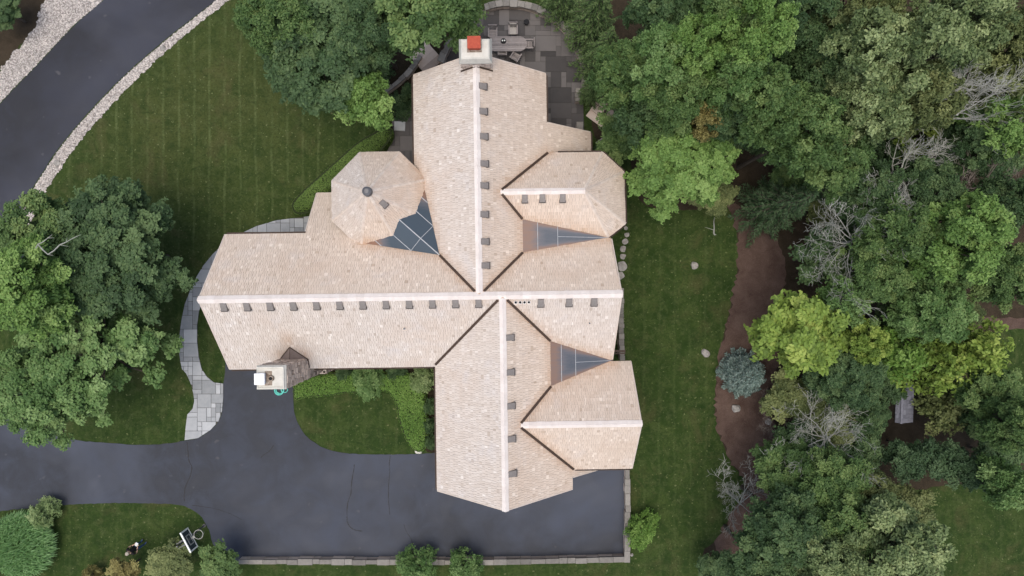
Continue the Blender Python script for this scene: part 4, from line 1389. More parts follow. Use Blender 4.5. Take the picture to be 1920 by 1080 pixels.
for v in range(2):
    conifer(('h', v), 1.7, 7.0, 20, 10, .38, 700 + v, .30, 22, .11, .24)
    conifer(('f', v), 1.6, 5.2, 22, 11, .30, 720 + v, .25, 26, .10, .20)
conifer(('b', 0), .95, 1.9, 18, 16, .34, 740, .06, 34, .065, .30, prof=.42)

PK = {'k': 2, 'y': 2, 's': 3, 'm': 3, 'l': 3, 'w': 3, 'v': 2, 'd': 2, 'h': 2, 'f': 2, 'b': 1}
tree_n = 0
def tree(px, py, rpx, h, leaf, kind, label, cat='tree', group=None, name='tree', zc=None, stretch=1.0):
    """crown centre and radius as seen in the photo; h = height of the tree in metres"""
    global tree_n
    tree_n += 1
    zc = h * (.40 if kind in 'hf' else .8) if zc is None else zc
    rm = rpx * (CAM_H - zc) / FPX
    key = (kind, tree_n % PK[kind])
    trunk, crown, Rm, H0 = BR_PROTO[key]
    x, y = P2(px, py, zc)
    k = rm / Rm
    root = empty(name, (x, y, 0), random.uniform(0, 6.28))
    root.scale = (k, k * stretch, h / H0)
    tag(root, label, cat, group)
    t_ = link('trunk', trunk, root)
    c = link('crown', crown, root)
    c.material_slots[0].link = 'OBJECT'
    c.material_slots[0].material = LEAF[leaf]
    return root

# ---- west side and north of the house
tree(205, 475, 140, 7.0, 'deep', 'l', 'large dark green oak left of the house, topmost of the trees beside the flagstone path')
tree(45, 540, 92, 9.5, 'bright', 'm', 'bright green tree crown at the left picture edge in front of the dark oak')
tree(152, 660, 140, 6.5, 'fresh', 'k', 'broad mid green tree left of the flagstone path, below the dark oak')
tree(75, 735, 115, 6.5, 'fresh', 'k', 'loose mid green tree at the left edge overhanging the driveway')
tree(72, 452, 84, 7.0, 'oak', 'm', 'dark green tree at the left edge where the gravel verge ends')
tree(605, 68, 136, 7.5, 'deep', 'l', 'large dark green tree on the lawn left of the round patio')
tree(520, 25, 78, 8.5, 'oak', 'w', 'looser green tree at the top edge beside the lawn, left of the large dark tree')
tree(800, -5, 105, 9.0, 'oak', 'm', 'dark green tree at the top edge overhanging the patio wall')
tree(700, 48, 72, 8.0, 'deep', 'm', 'dark green tree between the large dark tree and the patio wall')
tree(686, 192, 52, 6.5, 'bright', 's', 'small yellow-green tree between the large dark tree and the hedge', name='small_tree')
tree(5, 18, 36, 2.2, 'deep', 'm', 'dark tree in the top left corner beyond the gravel')
# ---- between patio and wood
tree(1112, 32, 58, 8.0, 'hemlock', 'h', 'feathery green conifer right of the patio at the top edge', name='conifer')
tree(1128, 108, 50, 7.0, 'hemlock', 'h', 'feathery green conifer right of the patio table, below the topmost one', name='conifer')
tree(1112, 166, 28, 5.0, 'hemlock', 'h', 'small dark conifer beside the short stone pier wall', name='conifer')
tree(1055, -8, 42, 6.5, 'hemlock', 'h', 'conifer at the top edge behind the curved patio wall', name='conifer')
# ---- the wood, upper part
W = 'trees of the wood on the right'
def wt(px, py, r, h, leaf, kind, label, **k): return tree(px, py, r, h, leaf, kind, label, group=W, **k)
wt(1172, 142, 62, 9.5, 'oak', 'm', 'grey-green tree with clumped crown right of the feathery conifers')
wt(1232, 118, 66, 11.0, 'fresh', 'm', 'light green tree with clumped crown, second behind the conifers beside the patio')
wt(1297, 95, 58, 11.5, 'bright', 'm', 'bright green narrow tree near the top edge above the big round maple')
wt(1250, 20, 75, 10.0, 'deep', 'm', 'dark tree at the top edge above the light green clumped tree')
wt(1345, 30, 70, 11.0, 'oak', 'm', 'mid green tree at the top edge between two bright green ones')
wt(1412, 70, 70, 12.5, 'bright', 'm', 'tall bright green tree near the top edge, a third in from the right')
wt(1385, 150, 62, 11.0, 'fresh', 'm', 'light green tree just below the tall bright one at the top')
wt(1265, 190, 62, 10.0, 'oak', 'm', 'mid green tree directly above the big round maple')
wt(1195, 215, 52, 8.0, 'deep', 's', 'dark green tree between the stone garden steps and the big round maple')
wt(1282, 302, 104, 7.5, 'bright', 'l', 'big round bright green maple right of the five-sided roof end')
wt(1318, 232, 34, 9.0, 'tan', 's', 'small tree with yellowing leaves behind the big round maple')
wt(1365, 215, 60, 9.0, 'deep', 'm', 'dark green tree right behind the yellowing small tree')
wt(1440, 190, 72, 11.0, 'oak', 'm', 'mid green tree between the big round maple and the upper right trees')
wt(1505, 250, 78, 11.0, 'oak', 'w', 'loose green tree above the dark conifer')
wt(1480, 20, 75, 11.0, 'deep', 'm', 'dark tree at the top edge right of the tall bright green tree')
wt(1535, 120, 70, 10.0, 'deep', 'w', 'dark loose tree left of the two grey-green trees')
wt(1610, 110, 82, 12.0, 'grey', 'w', 'grey-green loose tree, left one of the pair in the upper right')
wt(1705, 100, 88, 12.5, 'grey', 'w', 'grey-green loose tree, right one of the pair in the upper right')
wt(1620, 15, 72, 11.0, 'olive', 'w', 'olive tree at the top edge above the grey-green pair')
wt(1800, 40, 82, 12.0, 'grey', 'w', 'greyish tree at the top edge near the top right corner')
wt(1890, 60, 60, 10.0, 'olive', 'm', 'olive tree in the top right corner')
wt(1620, 200, 76, 11.0, 'grey', 'w', 'grey-green tree below the left one of the grey-green pair')
wt(1715, 190, 70, 11.0, 'olive', 'w', 'olive tree left of the leaning bare tree in the upper right')
wt(1560, 300, 70, 9.5, 'oak', 'm', 'mid green tree left of the spreading bare tree with two crowns')
wt(1760, 235, 58, 6.0, 'yellow', 'v', 'low yellow-green leafy growth below the leaning bare tree', cat='shrub', name='shrub')
wt(1890, 150, 62, 9.0, 'olive', 's', 'olive tree at the right edge above the long bare branch')
wt(1895, 245, 68, 10.0, 'bright', 'm', 'bright green tree at the right edge, upper half')
wt(1820, 270, 60, 8.5, 'deep', 'm', 'dark tree right of the spreading bare tree with two crowns')
# ---- the wood, middle
wt(1460, 385, 66, 7.5, 'fir', 'f', 'dark conifer right of the big round maple', name='conifer')
wt(1520, 345, 58, 6.5, 'fir', 'f', 'dark conifer between the other dark conifer and the bare trees', name='conifer')
wt(1640, 360, 62, 8.0, 'deep', 'm', 'dark tree under the spreading bare tree with two crowns')
wt(1735, 360, 60, 8.5, 'deep', 'm', 'dark tree above the large bright oak on the right')
wt(1800, 445, 82, 11.0, 'bright', 'm', 'large bright oak-like tree on the right, halfway down')
wt(1680, 440, 66, 9.5, 'oak', 'm', 'mid green tree between the pale bare tree and the large bright oak')
wt(1640, 520, 60, 8.0, 'oak', 'm', 'mid green tree right of the yellow maple, under the pale bare tree')
wt(1555, 480, 62, 5.5, 'deep', 's', 'dark undergrowth tree beneath the pale bare tree')
wt(1895, 390, 62, 9.5, 'deep', 'm', 'dark tree at the right edge, halfway down')
wt(1885, 525, 62, 9.0, 'oak', 'm', 'mid green tree at the right edge above the footpath')
wt(1760, 520, 58, 8.0, 'oak', 'm', 'mid green tree below the large bright oak')
wt(1500, 620, 90, 7.5, 'yellow', 'y', 'yellow-green maple beside the mulch bed, above the blue spruce')
wt(1618, 645, 42, 7.5, 'yellow', 'y', 'small yellow-green tree just right of the yellow-green maple')
wt(1580, 565, 46, 7.5, 'fresh', 's', 'light green small tree above right of the yellow-green maple')
wt(1745, 590, 66, 8.5, 'fresh', 'm', 'light green tree left of the footpath')
wt(1690, 665, 50, 7.0, 'cover', 'v', 'large-leaved bright vine above the grey shed', cat='vine', name='vine')
wt(1770, 690, 54, 6.5, 'yellow', 'v', 'large-leaved yellow-green vine right of the shed, left half', cat='vine', name='vine')
wt(1850, 660, 56, 7.0, 'yellow', 'v', 'large-leaved yellow-green vine at the right by the small clearing', cat='vine', name='vine')
wt(1860, 740, 60, 6.5, 'oak', 'm', 'mid green tree below the yellow-green vine at the right')
wt(1590, 710, 62, 7.0, 'deep', 'm', 'dark tree below the yellow-green maple')
wt(1628, 775, 38, 4.5, 'deep', 'm', 'dark tree left of the grey shed')
wt(1778, 774, 44, 4.0, 'olive', 'v', 'large-leaved olive shrub right of the grey shed', cat='shrub', name='shrub')
wt(1838, 785, 42, 4.5, 'deep', 'm', 'dark tree right of the large-leaved olive shrub')
wt(1912, 800, 55, 9.0, 'oak', 'm', 'mid green tree at the right edge below the shed')
# ---- the wood, lower part
G2 = 'row of dark evergreens above the lower clearing'
for i, (x, y, r) in enumerate(((1695, 866, 38), (1742, 858, 40), (1790, 872, 40), (1836, 884, 36))):
    tree(x, y, r, 5.0, 'fir', 's', ('leftmost', 'second from the left', 'third from the left', 'rightmost')[i] + ' of the four dark evergreens above the lower clearing', group=G2, name='conifer', cat='tree')
wt(1480, 885, 62, 5.5, 'oak', 'm', 'mid green tree beside the mulch, below the lower pale bare tree')
wt(1560, 900, 66, 7.0, 'oak', 'w', 'loose green tree below the lower pale bare tree')
wt(1625, 915, 46, 6.5, 'olive', 'w', 'olive tree left of the row of dark evergreens')
wt(1610, 835, 46, 4.0, 'deep', 's', 'dark undergrowth tree between the lower bare tree and the evergreens')
wt(1475, 985, 76, 8.0, 'deep', 'm', 'dark grey-green tree near the bottom edge, left in the wood')
wt(1580, 985, 66, 8.0, 'oak', 'm', 'mid green tree left of the speckled grey tree at the bottom')
wt(1678, 1025, 94, 9.5, 'grey', 'w', 'speckled grey-green tree at the bottom edge beside the lower clearing')
wt(1560, 1065, 70, 9.0, 'grey', 'w', 'grey-green tree at the bottom edge, left of the speckled one')
wt(1425, 1060, 66, 7.0, 'deep', 'm', 'dark tree at the bottom edge next to the lawn')
wt(1345, 1068, 36, 2.6, 'deep', 's', 'small dark tree at the bottom edge on the lawn side of the wood')
wt(1885, 905, 44, 7.5, 'fresh', 's', 'small light tree reaching over the lower clearing from the right')
wt(1800, 745, 40, 4.5, 'olive', 'd', 'small olive shrub among the growth right of the shed', cat='shrub', name='shrub')

# undergrowth filling the wood between the trunks
ug = [(1240, 250, 'left of the big round maple, uphill'), (1160, 262, 'at the foot of the stone garden steps'), (1330, 150, 'above the yellowing small tree'),
      (1335, 360, 'under the lower right rim of the big round maple'), (1420, 262, 'between the big round maple and the loose green tree'), (1450, 100, 'right under the tall bright green tree near the top'),
      (1560, 60, 'near the top edge left of the grey-green pair'), (1570, 190, 'below left of the grey-green pair'), (1660, 160, 'between the two grey-green trees of the pair'),
      (1760, 130, 'left of the leaning bare tree'), (1840, 110, 'above the leaning bare tree'), (1860, 200, 'along the long bare branch at the upper right'),
      (1670, 270, 'just above the bare tree with two crowns'), (1760, 300, 'at the right of the bare tree with two crowns'), (1870, 310, 'beside the dark bare twiggy tree'),
      (1560, 390, 'right of the dark conifers'), (1720, 430, 'left under the large bright oak'), (1850, 500, 'right under the large bright oak'),
      (1700, 530, 'under the mid green trees below the pale bare tree'), (1800, 590, 'at the left end of the footpath'), (1680, 600, 'right of the yellow-green maple'),
      (1560, 650, 'under the right rim of the yellow-green maple'), (1655, 715, 'left above the grey shed'), (1560, 800, 'in the lower bare tree'),
      (1500, 830, 'left of the lower pale bare tree'), (1520, 935, 'below the lower pale bare tree'), (1600, 960, 'left above the speckled grey tree'),
      (1700, 955, 'at the left end of the lower clearing'), (1500, 1045, 'at the bottom edge among the dark trees'), (1600, 1020, 'left beside the speckled grey tree at the bottom'),
      (1880, 860, 'right of the four dark evergreens'), (1475, 745, 'right of the blue spruce, in the mulch'), (1535, 725, 'below the yellow-green maple near the mulch'),
      (1495, 330, 'behind the dark conifers'), (1590, 460, 'under the pale bare tree fanning left')]
for i, (x, y, w_) in enumerate(ug):
    tree(x, y, random.uniform(38, 54), random.uniform(2.5, 4.2), ('deep', 'oak', 'deep', 'olive')[i % 4], 's',
         'low green bush ' + w_, 'bush', 'undergrowth of the wood', name='bush')

# ---- blue spruce, shrubs round the court and in the garden
tree(1396, 702, 42, 2.6, 'spruce', 'b', 'round blue spruce standing in the mulch bed', name='blue_spruce', zc=1.0)
tree(1207, 1002, 28, 1.6, 'cover', 'd', 'lone green shrub on the lawn right of the parking court wall', 'shrub', name='shrub', stretch=1.35)
tree(780, 1072, 36, 2.2, 'fresh', 'd', 'left one of two green shrubs below the parking court wall', 'shrub', 'two shrubs below the parking court wall', name='shrub')
tree(868, 1072, 34, 2.2, 'fresh', 'd', 'right one of two green shrubs below the parking court wall', 'shrub', 'two shrubs below the parking court wall', name='shrub')
tree(70, 967, 26, 1.5, 'pale', 'd', 'small pale green shrub between the driveway and the tufted grass', 'shrub', name='shrub')
tree(230, 1072, 27, 2.2, 'tan', 's', 'small tan-leaved tree beside the standing person', 'tree', name='small_tree')
tree(322, 1056, 42, 2.2, 'olive', 's', 'olive-brown bush below the basketball hoop', 'bush', name='bush')
tree(412, 1062, 42, 2.4, 'oak', 's', 'grey-green bush at the left end of the parking court wall', 'bush', name='bush')
tree(165, 1082, 16, 1.4, 'tan', 'd', 'tan shrub at the bottom edge left of the small tan tree', 'shrub', name='shrub')
tree(685, 716, 32, 1.3, 'fresh', 'd', 'rounded leafy shrub in the middle of the courtyard bed', 'shrub', name='shrub')
tree(792, 712, 26, 1.8, 'pale', 'd', 'pale variegated shrub in the corner of the courtyard bed', 'shrub', name='shrub')
for i, (x, y, r) in enumerate(((806, 765, 15), (808, 800, 15), (808, 832, 14), (740, 696, 18), (640, 697, 16))):
    tree(x, y, r, 1.0, 'deep', 'd', ('dark shrub against the house wall, upper of three in the courtyard', 'dark shrub against the house wall, middle of three in the courtyard',
         'dark shrub against the house wall, lowest of three in the courtyard', 'dark shrub under the eave beside the pale variegated shrub', 'dark shrub under the eave left of the rounded shrub')[i], 'shrub', name='shrub')
for i, (x, y, r) in enumerate(((745, 195, 24), (765, 170, 18), (705, 130, 30), (1140, 290, 30))):
    tree(x, y, r, 1.2, 'deep', 'd', ('dark shrub inside the curved garden wall, lower one', 'dark shrub inside the curved garden wall, upper one',
         'dark shrub outside the curved garden wall', 'dark shrub at the corner of the five-sided roof end')[i], 'shrub', name='shrub')

# ---- clipped hedges: solid core hidden in leaves
def hedge(label, pts_px, h, leaf, leafs, per_m2, seed, rough=.03, name='hedge', cat='hedge', edge=.35):
    global RNG
    RNG = np.random.default_rng(seed)
    poly = smooth_line(px_line(pts_px, h * .6), 4, True)
    if area2(poly) < 0: poly = poly[::-1]
    cx, cy = sum(p[0] for p in poly) / len(poly), sum(p[1] for p in poly) / len(poly)
    root = empty(name, (cx, cy, 0))
    tag(root, label, cat)
    xs = [p[0] for p in poly]; ys = [p[1] for p in poly]
    A = abs(area2(poly))
    n = int(A * per_m2)
    pa = np.array(poly)
    pb = np.roll(pa, -1, axis=0)
    C, N = [], []
    while len(C) < n:
        x, y = RNG.uniform(min(xs), max(xs)), RNG.uniform(min(ys), max(ys))
        if not in_poly(x, y, poly): continue
        ab = pb - pa
        t_ = np.clip(((x - pa[:, 0]) * ab[:, 0] + (y - pa[:, 1]) * ab[:, 1]) / np.maximum(1e-9, (ab ** 2).sum(1)), 0, 1)
        qx, qy = pa[:, 0] + ab[:, 0] * t_, pa[:, 1] + ab[:, 1] * t_
        d2 = np.hypot(qx - x, qy - y)
        i = int(d2.argmin()); d = d2[i]
        u = min(1, d / edge)
        z = h * math.sqrt(max(0, 1 - (1 - u) ** 2)) if u < 1 else h
        z *= 1 + rough * 2 * math.sin(x * 2.1) * math.sin(y * 2.7)
        out = np.array([x - qx[i], y - qy[i]]) / max(d, 1e-6)
        C.append((x - cx, y - cy, max(.03, z + RNG.normal(0, rough))))
        N.append((-out[0] * -1 * 0 - out[0] * (1 - u), -out[1] * (1 - u), .5 + u))
    for _ in range(int(n * .5)):            # leaves on the sides
        i = RNG.integers(len(pa)); t_ = RNG.random()
        p = pa[i] + (pb[i] - pa[i]) * t_
        e = pb[i] - pa[i]; e = np.array([e[1], -e[0]]); e = e / max(1e-6, np.hypot(*e))
        C.append((p[0] - cx + e[0] * RNG.normal(0, .025), p[1] - cy + e[1] * RNG.normal(0, .025), h * .75 * RNG.random()))
        N.append((e[0], e[1], .5))
    C, N = np.array(C), np.array(N) + RNG.normal(0, .40, (len(N), 3))
    big = .5 + .16 * np.sin(C[:, 0] * 1.7 + 1) * np.sin(C[:, 1] * 1.9) + RNG.normal(0, .17, len(C))
    link('foliage', leaf_mesh('foliage', C, N, leafs * RNG.uniform(.7, 1.3, len(C)), big, LEAF[leaf], .6), root)
    mb = MB()
    k = [(cx + (p[0] - cx) * .93, cy + (p[1] - cy) * .93) for p in poly]
    inner = []
    for p in poly:      # pull the core inside the leaves
        ab = pb - pa
        inner.append(p)
    bm = bmesh.new()
    vs = [bm.verts.new((p[0] - cx, p[1] - cy, 0.0)) for p in poly]
    f = bm.faces.new(vs); f.normal_update()
    r_ = bmesh.ops.inset_region(bm, faces=[f], thickness=.10)
    bmesh.ops.delete(bm, geom=r_['faces'], context='FACES_ONLY')
    e_ = bmesh.ops.extrude_face_region(bm, geom=[f])
    for v in e_['geom']:
        if isinstance(v, bmesh.types.BMVert): v.co.z += h * .72
    bmesh.ops.delete(bm, geom=[v for v in bm.verts if not v.link_faces], context='VERTS')
    bmesh.ops.triangulate(bm, faces=bm.faces[:])
    bmesh.ops.recalc_face_normals(bm, faces=bm.faces[:])
    me = bpy.data.meshes.new('stems'); bm.to_mesh(me); bm.free()
    me.materials.append(MAT['hedgecore'])
    link('stems', me, root)
    return root
MAT['hedgecore'] = m_plain('hedge_inside', (0.020, 0.030, 0.010), (0.035, 0.048, 0.016), 14, .95, bump=.5)
hedge('long clipped green hedge along the lawn beside the turret', [(549, 392), (551, 378), (575, 352), (620, 312), (665, 272), (700, 250), (728, 238), (735, 248), (730, 266), (700, 300), (660, 330), (640, 352), (615, 366), (600, 388), (578, 400), (558, 402)], .95, 'hedge', .030, 1300, 31, .02)
hedge('low bright groundcover along the house wall, left arm of the courtyard bed', [(551, 726), (560, 712), (600, 702), (650, 698), (700, 700), (715, 716), (690, 735), (650, 736), (610, 742), (575, 744), (554, 748)], .40, 'cover', .042, 900, 32, .05, 'groundcover', 'groundcover', .2)
hedge('low bright groundcover in a broad tongue at the right of the courtyard lawn', [(700, 702), (740, 700), (775, 704), (796, 730), (800, 770), (802, 810), (798, 838), (784, 846), (768, 834), (756, 810), (748, 785), (742, 755), (728, 735), (705, 730)], .45, 'cover', .042, 900, 33, .05, 'groundcover', 'groundcover', .2)

# ---- tufted ornamental grass in the lower left corner
def grass_tuft(label, px, py, rpx, h, n, seed):
    global RNG
    RNG = np.random.default_rng(seed)
    zc = h * .5
    rm = rpx * (CAM_H - zc) / FPX
    x, y = P2(px, py, zc)
    root = empty('ornamental_grass', (x, y, 0))
    tag(root, label, 'grass clump')
    a = RNG.random(n) * 6.283
    b0 = np.sqrt(RNG.random(n)) * rm * .80
    L = rm * (.14 + .16 * RNG.random(n))
    V, T = [], []
    faces = []
    for i in range(n):
        aa = a[i] + RNG.normal(0, 1.1)
        d = np.array([math.cos(aa), math.sin(aa), 0]); pb_ = np.array([-d[1], d[0], 0])
        o_ = np.array([math.cos(a[i]) * b0[i], math.sin(a[i]) * b0[i], 0])
        hh = h * RNG.uniform(.65, 1.05) * (1 - .45 * (b0[i] / rm) ** 2)
        pts = [o_, o_ + d * L[i] * .18 + [0, 0, hh * .7], o_ + d * L[i] * .55 + [0, 0, hh], o_ + d * L[i] * 1.0 + [0, 0, hh * .72]]
        w = .020 * RNG.uniform(.7, 1.3)
        k = len(V)
        for p_, ww in zip(pts, (w * .6, w, w * .9, w * .15)):
            V.append(p_ - pb_ * ww); V.append(p_ + pb_ * ww)
        t_ = RNG.normal(.5, .2)
        for s in range(3):
            faces.append((k + 2 * s, k + 2 * s + 1, k + 2 * s + 3, k + 2 * s + 2)); T.append(t_)
    me = mesh_from('blades', V, faces, LEAF['blade'])
    at = me.attributes.new('tint', 'FLOAT', 'FACE'); at.data.foreach_set('value', np.clip(np.array(T), 0, 1).astype(np.float32))
    link('blades', me, root)
    return root
grass_tuft('large round tufted green grass in the bottom left corner', 40, 1022, 66, 1.25, 5200, 51)

# ---- bare trees
def bare_tree(px, py, h, label, lean, seed, spread=1.0, rm=1.8, mat='deadwood', limbs=7, cat='tree', name='bare_tree', zbase=0.0, arc=6.28, a0=0.0, group='bare trees of the wood'):
    """px, py = where the fork of the crown shows; lean = plan offset of the limbs"""
    rr = random.Random(seed)
    zf = h * .55
    x, y = P2(px, py, zf)
    root = empty(name, (x, y, 0))
    tag(root, label, cat, group)
    tb = MB()
    r0 = .034 + rm * .011
    tb.tube([(0, 0, -.1), (rr.uniform(-.1, .1), rr.uniform(-.1, .1), zf * .5), (0, 0, zf)], [r0 * 1.4, r0 * 1.15, r0], 7)
    tb.build('trunk', MAT[mat], root)
    br = MB()
    def grow(p, d, L, r, lev):
        pts, rad = [p], [r]
        n = 5 if lev < 2 else 4
        q, dd = Vector(p), Vector(d)
        for i in range(n):
            dd = (dd + Vector((rr.gauss(0, .16), rr.gauss(0, .16), rr.gauss(0, .08)))).normalized()
            q = q + dd * (L / n)
            pts.append(q.copy()); rad.append(max(.0065, r * (1 - .8 * (i + 1) / n)))
        br.tube(pts, rad, 5 if lev == 0 else 3, cap=False)
        if lev >= 3: return
        kids = (6, 5, 3)[lev]
        for k in range(kids):
            i = rr.randint(1, n)
            side = Vector((-dd.y, dd.x, 0)) * rr.choice((-1, 1))
            nd = (dd * rr.uniform(.5, 1.0) + side * rr.uniform(.35, .9) + Vector((0, 0, rr.uniform(-.15, .35)))).normalized()
            grow(pts[i], nd, L * rr.uniform(.38, .62), max(.008, rad[i] * .62), lev + 1)
    for k in range(limbs):
        a = a0 + arc * (k + rr.uniform(-.25, .25)) / limbs
        d = Vector((math.cos(a) * spread + lean[0], math.sin(a) * spread + lean[1], rr.uniform(.25, .75))).normalized()
        grow(Vector((0, 0, zf * rr.uniform(.86, 1.0))), d, rm * rr.uniform(.7, 1.15), r0 * .6, 0)
    br.build('branches', MAT[mat], root)
    return root
bare_tree(1690, 318, 13.0, 'bleached bare tree with two spreading crowns among the upper trees', (0, 0), 11, 1.0, 2.0, limbs=8)
bare_tree(1608, 452, 11.5, 'pale bare tree with limbs fanning to the left, halfway down the wood', (-.55, .0), 12, .8, 2.1, limbs=9)
bare_tree(1765, 190, 16.0, 'bleached bare tree leaning to the upper right near the top right corner', (.9, .55), 13, .35, 2.2, limbs=6)
bare_tree(1795, 214, 15.0, 'long bare branch reaching to the right edge in the upper wood', (1.0, .22), 14, .22, 2.6, limbs=3)
bare_tree(1850, 345, 13.0, 'dark bare twiggy tree near the right edge, upper half', (0, 0), 15, 1.0, 1.6, 'browntwig', 6)
bare_tree(1555, 825, 8.0, 'pale bare tree with dense twigs fanning up and left, below the spruce', (-.45, .30), 16, .8, 2.0, 'deadwood', 10)
bare_tree(1388, 945, 4.0, 'pale bare little tree at the edge of the lawn near the bottom', (-.1, .6), 17, .7, 1.5, 'deadwood', 6)
bare_tree(1455, 775, 3.0, 'brown bare shrub in the mulch right of the blue spruce', (0, .3), 18, .9, 1.0, 'browntwig', 6, 'shrub', 'bare_shrub')
# dead limb standing out of the trees at the left edge
dl = empty('bare_tree', (*P2(-30, 500, 6.0), 0))
tag(dl, 'bleached forked dead limb sticking out of the trees at the left edge', 'tree', 'bare trees of the wood')
bz = Vector((*P2(-30, 500, 6.0), 0))
def lp(pts): return [Vector(P(a_, b_, z_)) - bz for a_, b_, z_ in pts]
mb = MB(); mb.tube([Vector((0, 0, -.1)), Vector((.1, .05, 4.0)), lp([(-20, 506, 7.4)])[0]], [.14, .11, .07], 7); mb.build('trunk', MAT['deadwood'], dl)
mb = MB()
mb.tube(lp([(-20, 506, 7.4), (2, 498, 8.1), (28, 485, 8.3), (50, 476, 8.4), (66, 469, 8.5)]), [.07, .05, .042, .04, .036], 6)
mb.tube(lp([(66, 469, 8.5), (71, 458, 8.6), (80, 468, 8.6), (90, 477, 8.6), (101, 470, 8.7), (112, 459, 8.8), (124, 454, 8.8), (136, 447, 8.9), (151, 440, 9.0)]), [.036, .032, .03, .028, .026, .025, .02, .016, .007], 6)
mb.tube(lp([(71, 458, 8.6), (80, 454, 8.8), (90, 446, 8.9), (98, 440, 9.0)]), [.026, .02, .014, .006], 5)
for q_ in ([(90, 446, 8.9), (101, 446, 8.9)], [(112, 459, 8.8), (128, 462, 8.8)], [(124, 454, 8.8), (126, 446, 9.0)], [(28, 485, 8.3), (35, 478, 8.6)], [(90, 477, 8.6), (100, 479, 8.6)], [(2, 498, 8.1), (10, 512, 8.2), (8, 520, 8.2)], [(50, 476, 8.4), (37, 486, 8.5)]):
    mb.tube(lp(q_), [.016] + [.006] * (len(q_) - 1), 4)
mb.build('branches', MAT['deadwood'], dl)

# ================================================================ OBJECTS
# ---- shed in the wood
sx, sy = P2(1702, 760, 2.6)
shed = empty('shed', (sx, sy, 0), R(-2))
tag(shed, 'small grey-roofed shed half hidden in the wood', 'shed')
mb = MB(); mb.prism([(-.40, -.78), (.40, -.78), (.40, .95), (-.40, .95)], 0, 2.1); mb.build('wall', MAT['shedwall'], shed)
mb = MB(); mb.box((.41, -.2, .95), (.04, .6, 1.8)); mb.build('door', MAT['deck'], shed)
rr = random.Random(3)
for s in (-1, 1):
    mb = MB()
    wv = .20 if s < 0 else .84
    top, bot = (2.62, 2.42) if s < 0 else (2.62, 2.16)
    n = 6
    for i in range(n):
        f0, f1 = i / n, (i + 1) / n + .02
        x0, x1 = -.32 + s * wv * f0, -.32 + s * wv * min(1, f1)
        z0, z1 = top + (bot - top) * f0, top + (bot - top) * min(1, f1)
        y = -.92
        while y < 1.08:
            l = min(rr.uniform(.16, .3), 1.1 - y)
            up_ = .03 + .006 * i * 0
            vs = [(x0, y, z0 + .012), (x1, y, z1 + .03), (x1, y + l - .01, z1 + .03), (x0, y + l - .01, z0 + .012), (x0, y, z0 - .05), (x1, y, z1 - .05), (x1, y + l - .01, z1 - .05), (x0, y + l - .01, z0 - .05)]
            fs = [(0, 1, 2, 3), (1, 5, 6, 2), (0, 4, 5, 1), (2, 6, 7, 3)]
            if s < 0: fs = [q[::-1] for q in fs]
            mb.add(vs, fs, rr.random())
            y += l
    o = mb.build('roof', MAT['shedroof'], shed)
mb = MB(); mb.box((-.32, .08, 2.645), (.10, 2.04, .03)); mb.build('ridge_cap', MAT['shedroof'], shed)

# ---- boulders, stepping stones
def rock(label, px, py, rpx, seed, hk=.55, name='boulder', cat='boulder', group=None, stretch=1.0, mat='rock'):
    rm = rpx / 34.6
    x, y = P2(px, py)
    bm = bmesh.new()
    bmesh.ops.create_icosphere(bm, subdivisions=3, radius=1.0)
    rr = random.Random(seed)
    pl = [(Vector((rr.gauss(0, 1), rr.gauss(0, 1), rr.gauss(0, .8))).normalized(), rr.uniform(.62, .92)) for _ in range(12)]
    for v in bm.verts:
        for n_, d_ in pl:
            k = v.co.dot(n_)
            if k > d_: v.co -= n_ * (k - d_)
        v.co += Vector((rr.gauss(0, .012), rr.gauss(0, .012), rr.gauss(0, .012)))
        v.co = Vector((v.co.x * rm, v.co.y * rm * stretch, v.co.z * rm * hk))
    me = bpy.data.meshes.new(name); bm.to_mesh(me); bm.free()
    me.materials.append(MAT[mat])
    o = link(name, me, None, (x, y, rm * hk * .45), (0, 0, rr.uniform(0, 6)))
    return tag(o, label, cat, group)
rock('pale boulder on the lawn just left of the mulch bed', 1322, 662, 9, 1)
rock('grey boulder on the lawn, upper one below the big round maple', 1301, 498, 8, 2)
rock('split pale boulder in the mulch below the blue spruce', 1379, 765, 9, 3)
rock('white rock at the tip of the courtyard groundcover', 785, 845, 7, 4, .6, mat='crown')
rock('grey rock half buried in the mulch at the right, above the bare little tree', 1440, 790, 7, 5)
ordn = ('topmost', 'second', 'third', 'fourth', 'fifth', 'sixth', 'lowest')
for i, (x, y, r) in enumerate(((1173, 428, 4), (1175, 440, 5), (1172, 453, 6), (1168, 467, 7), (1168, 481, 6.5), (1166, 499, 10), (1165, 517, 8))):
    rock('%s of the seven pale stepping stones beside the five-sided roof end' % ordn[i], x, y, r, 20 + i, .3, 'stepping_stone', 'stone', 'stepping stones')
rock('round grey rock on the gravel verge beside the lawn, lower one', 107, 306, 6, 40, .5)
rock('pinkish rock on the gravel verge beside the lawn, upper one', 306, 90, 6, 41, .5)
rock('small pale rock at the foot of the shrub right of the parking court', 1184, 1040, 3.5, 42)

# ---- fallen branch on the lawn
fx, fy = P2(1338, 428)
mb = MB()
mb.tube([(0, -.28, .03), (.02, 0, .04), (.0, .35, .05), (.03, .6, .06)], [.045, .035, .022, .008], 6)
mb.tube([(0, -.1, .04), (-.25, -.02, .06), (-.5, .06, .05)], [.02, .015, .005], 5)
mb.tube([(0, -.28, .03), (.06, -.36, .05), (.13, -.34, .04)], [.045, .04, .012], 6)
tag(mb.build('fallen_branch', MAT['deadwood'], None, (fx, fy, 0.0)), 'pale fallen branch lying on the lawn below the big round maple', 'branch')

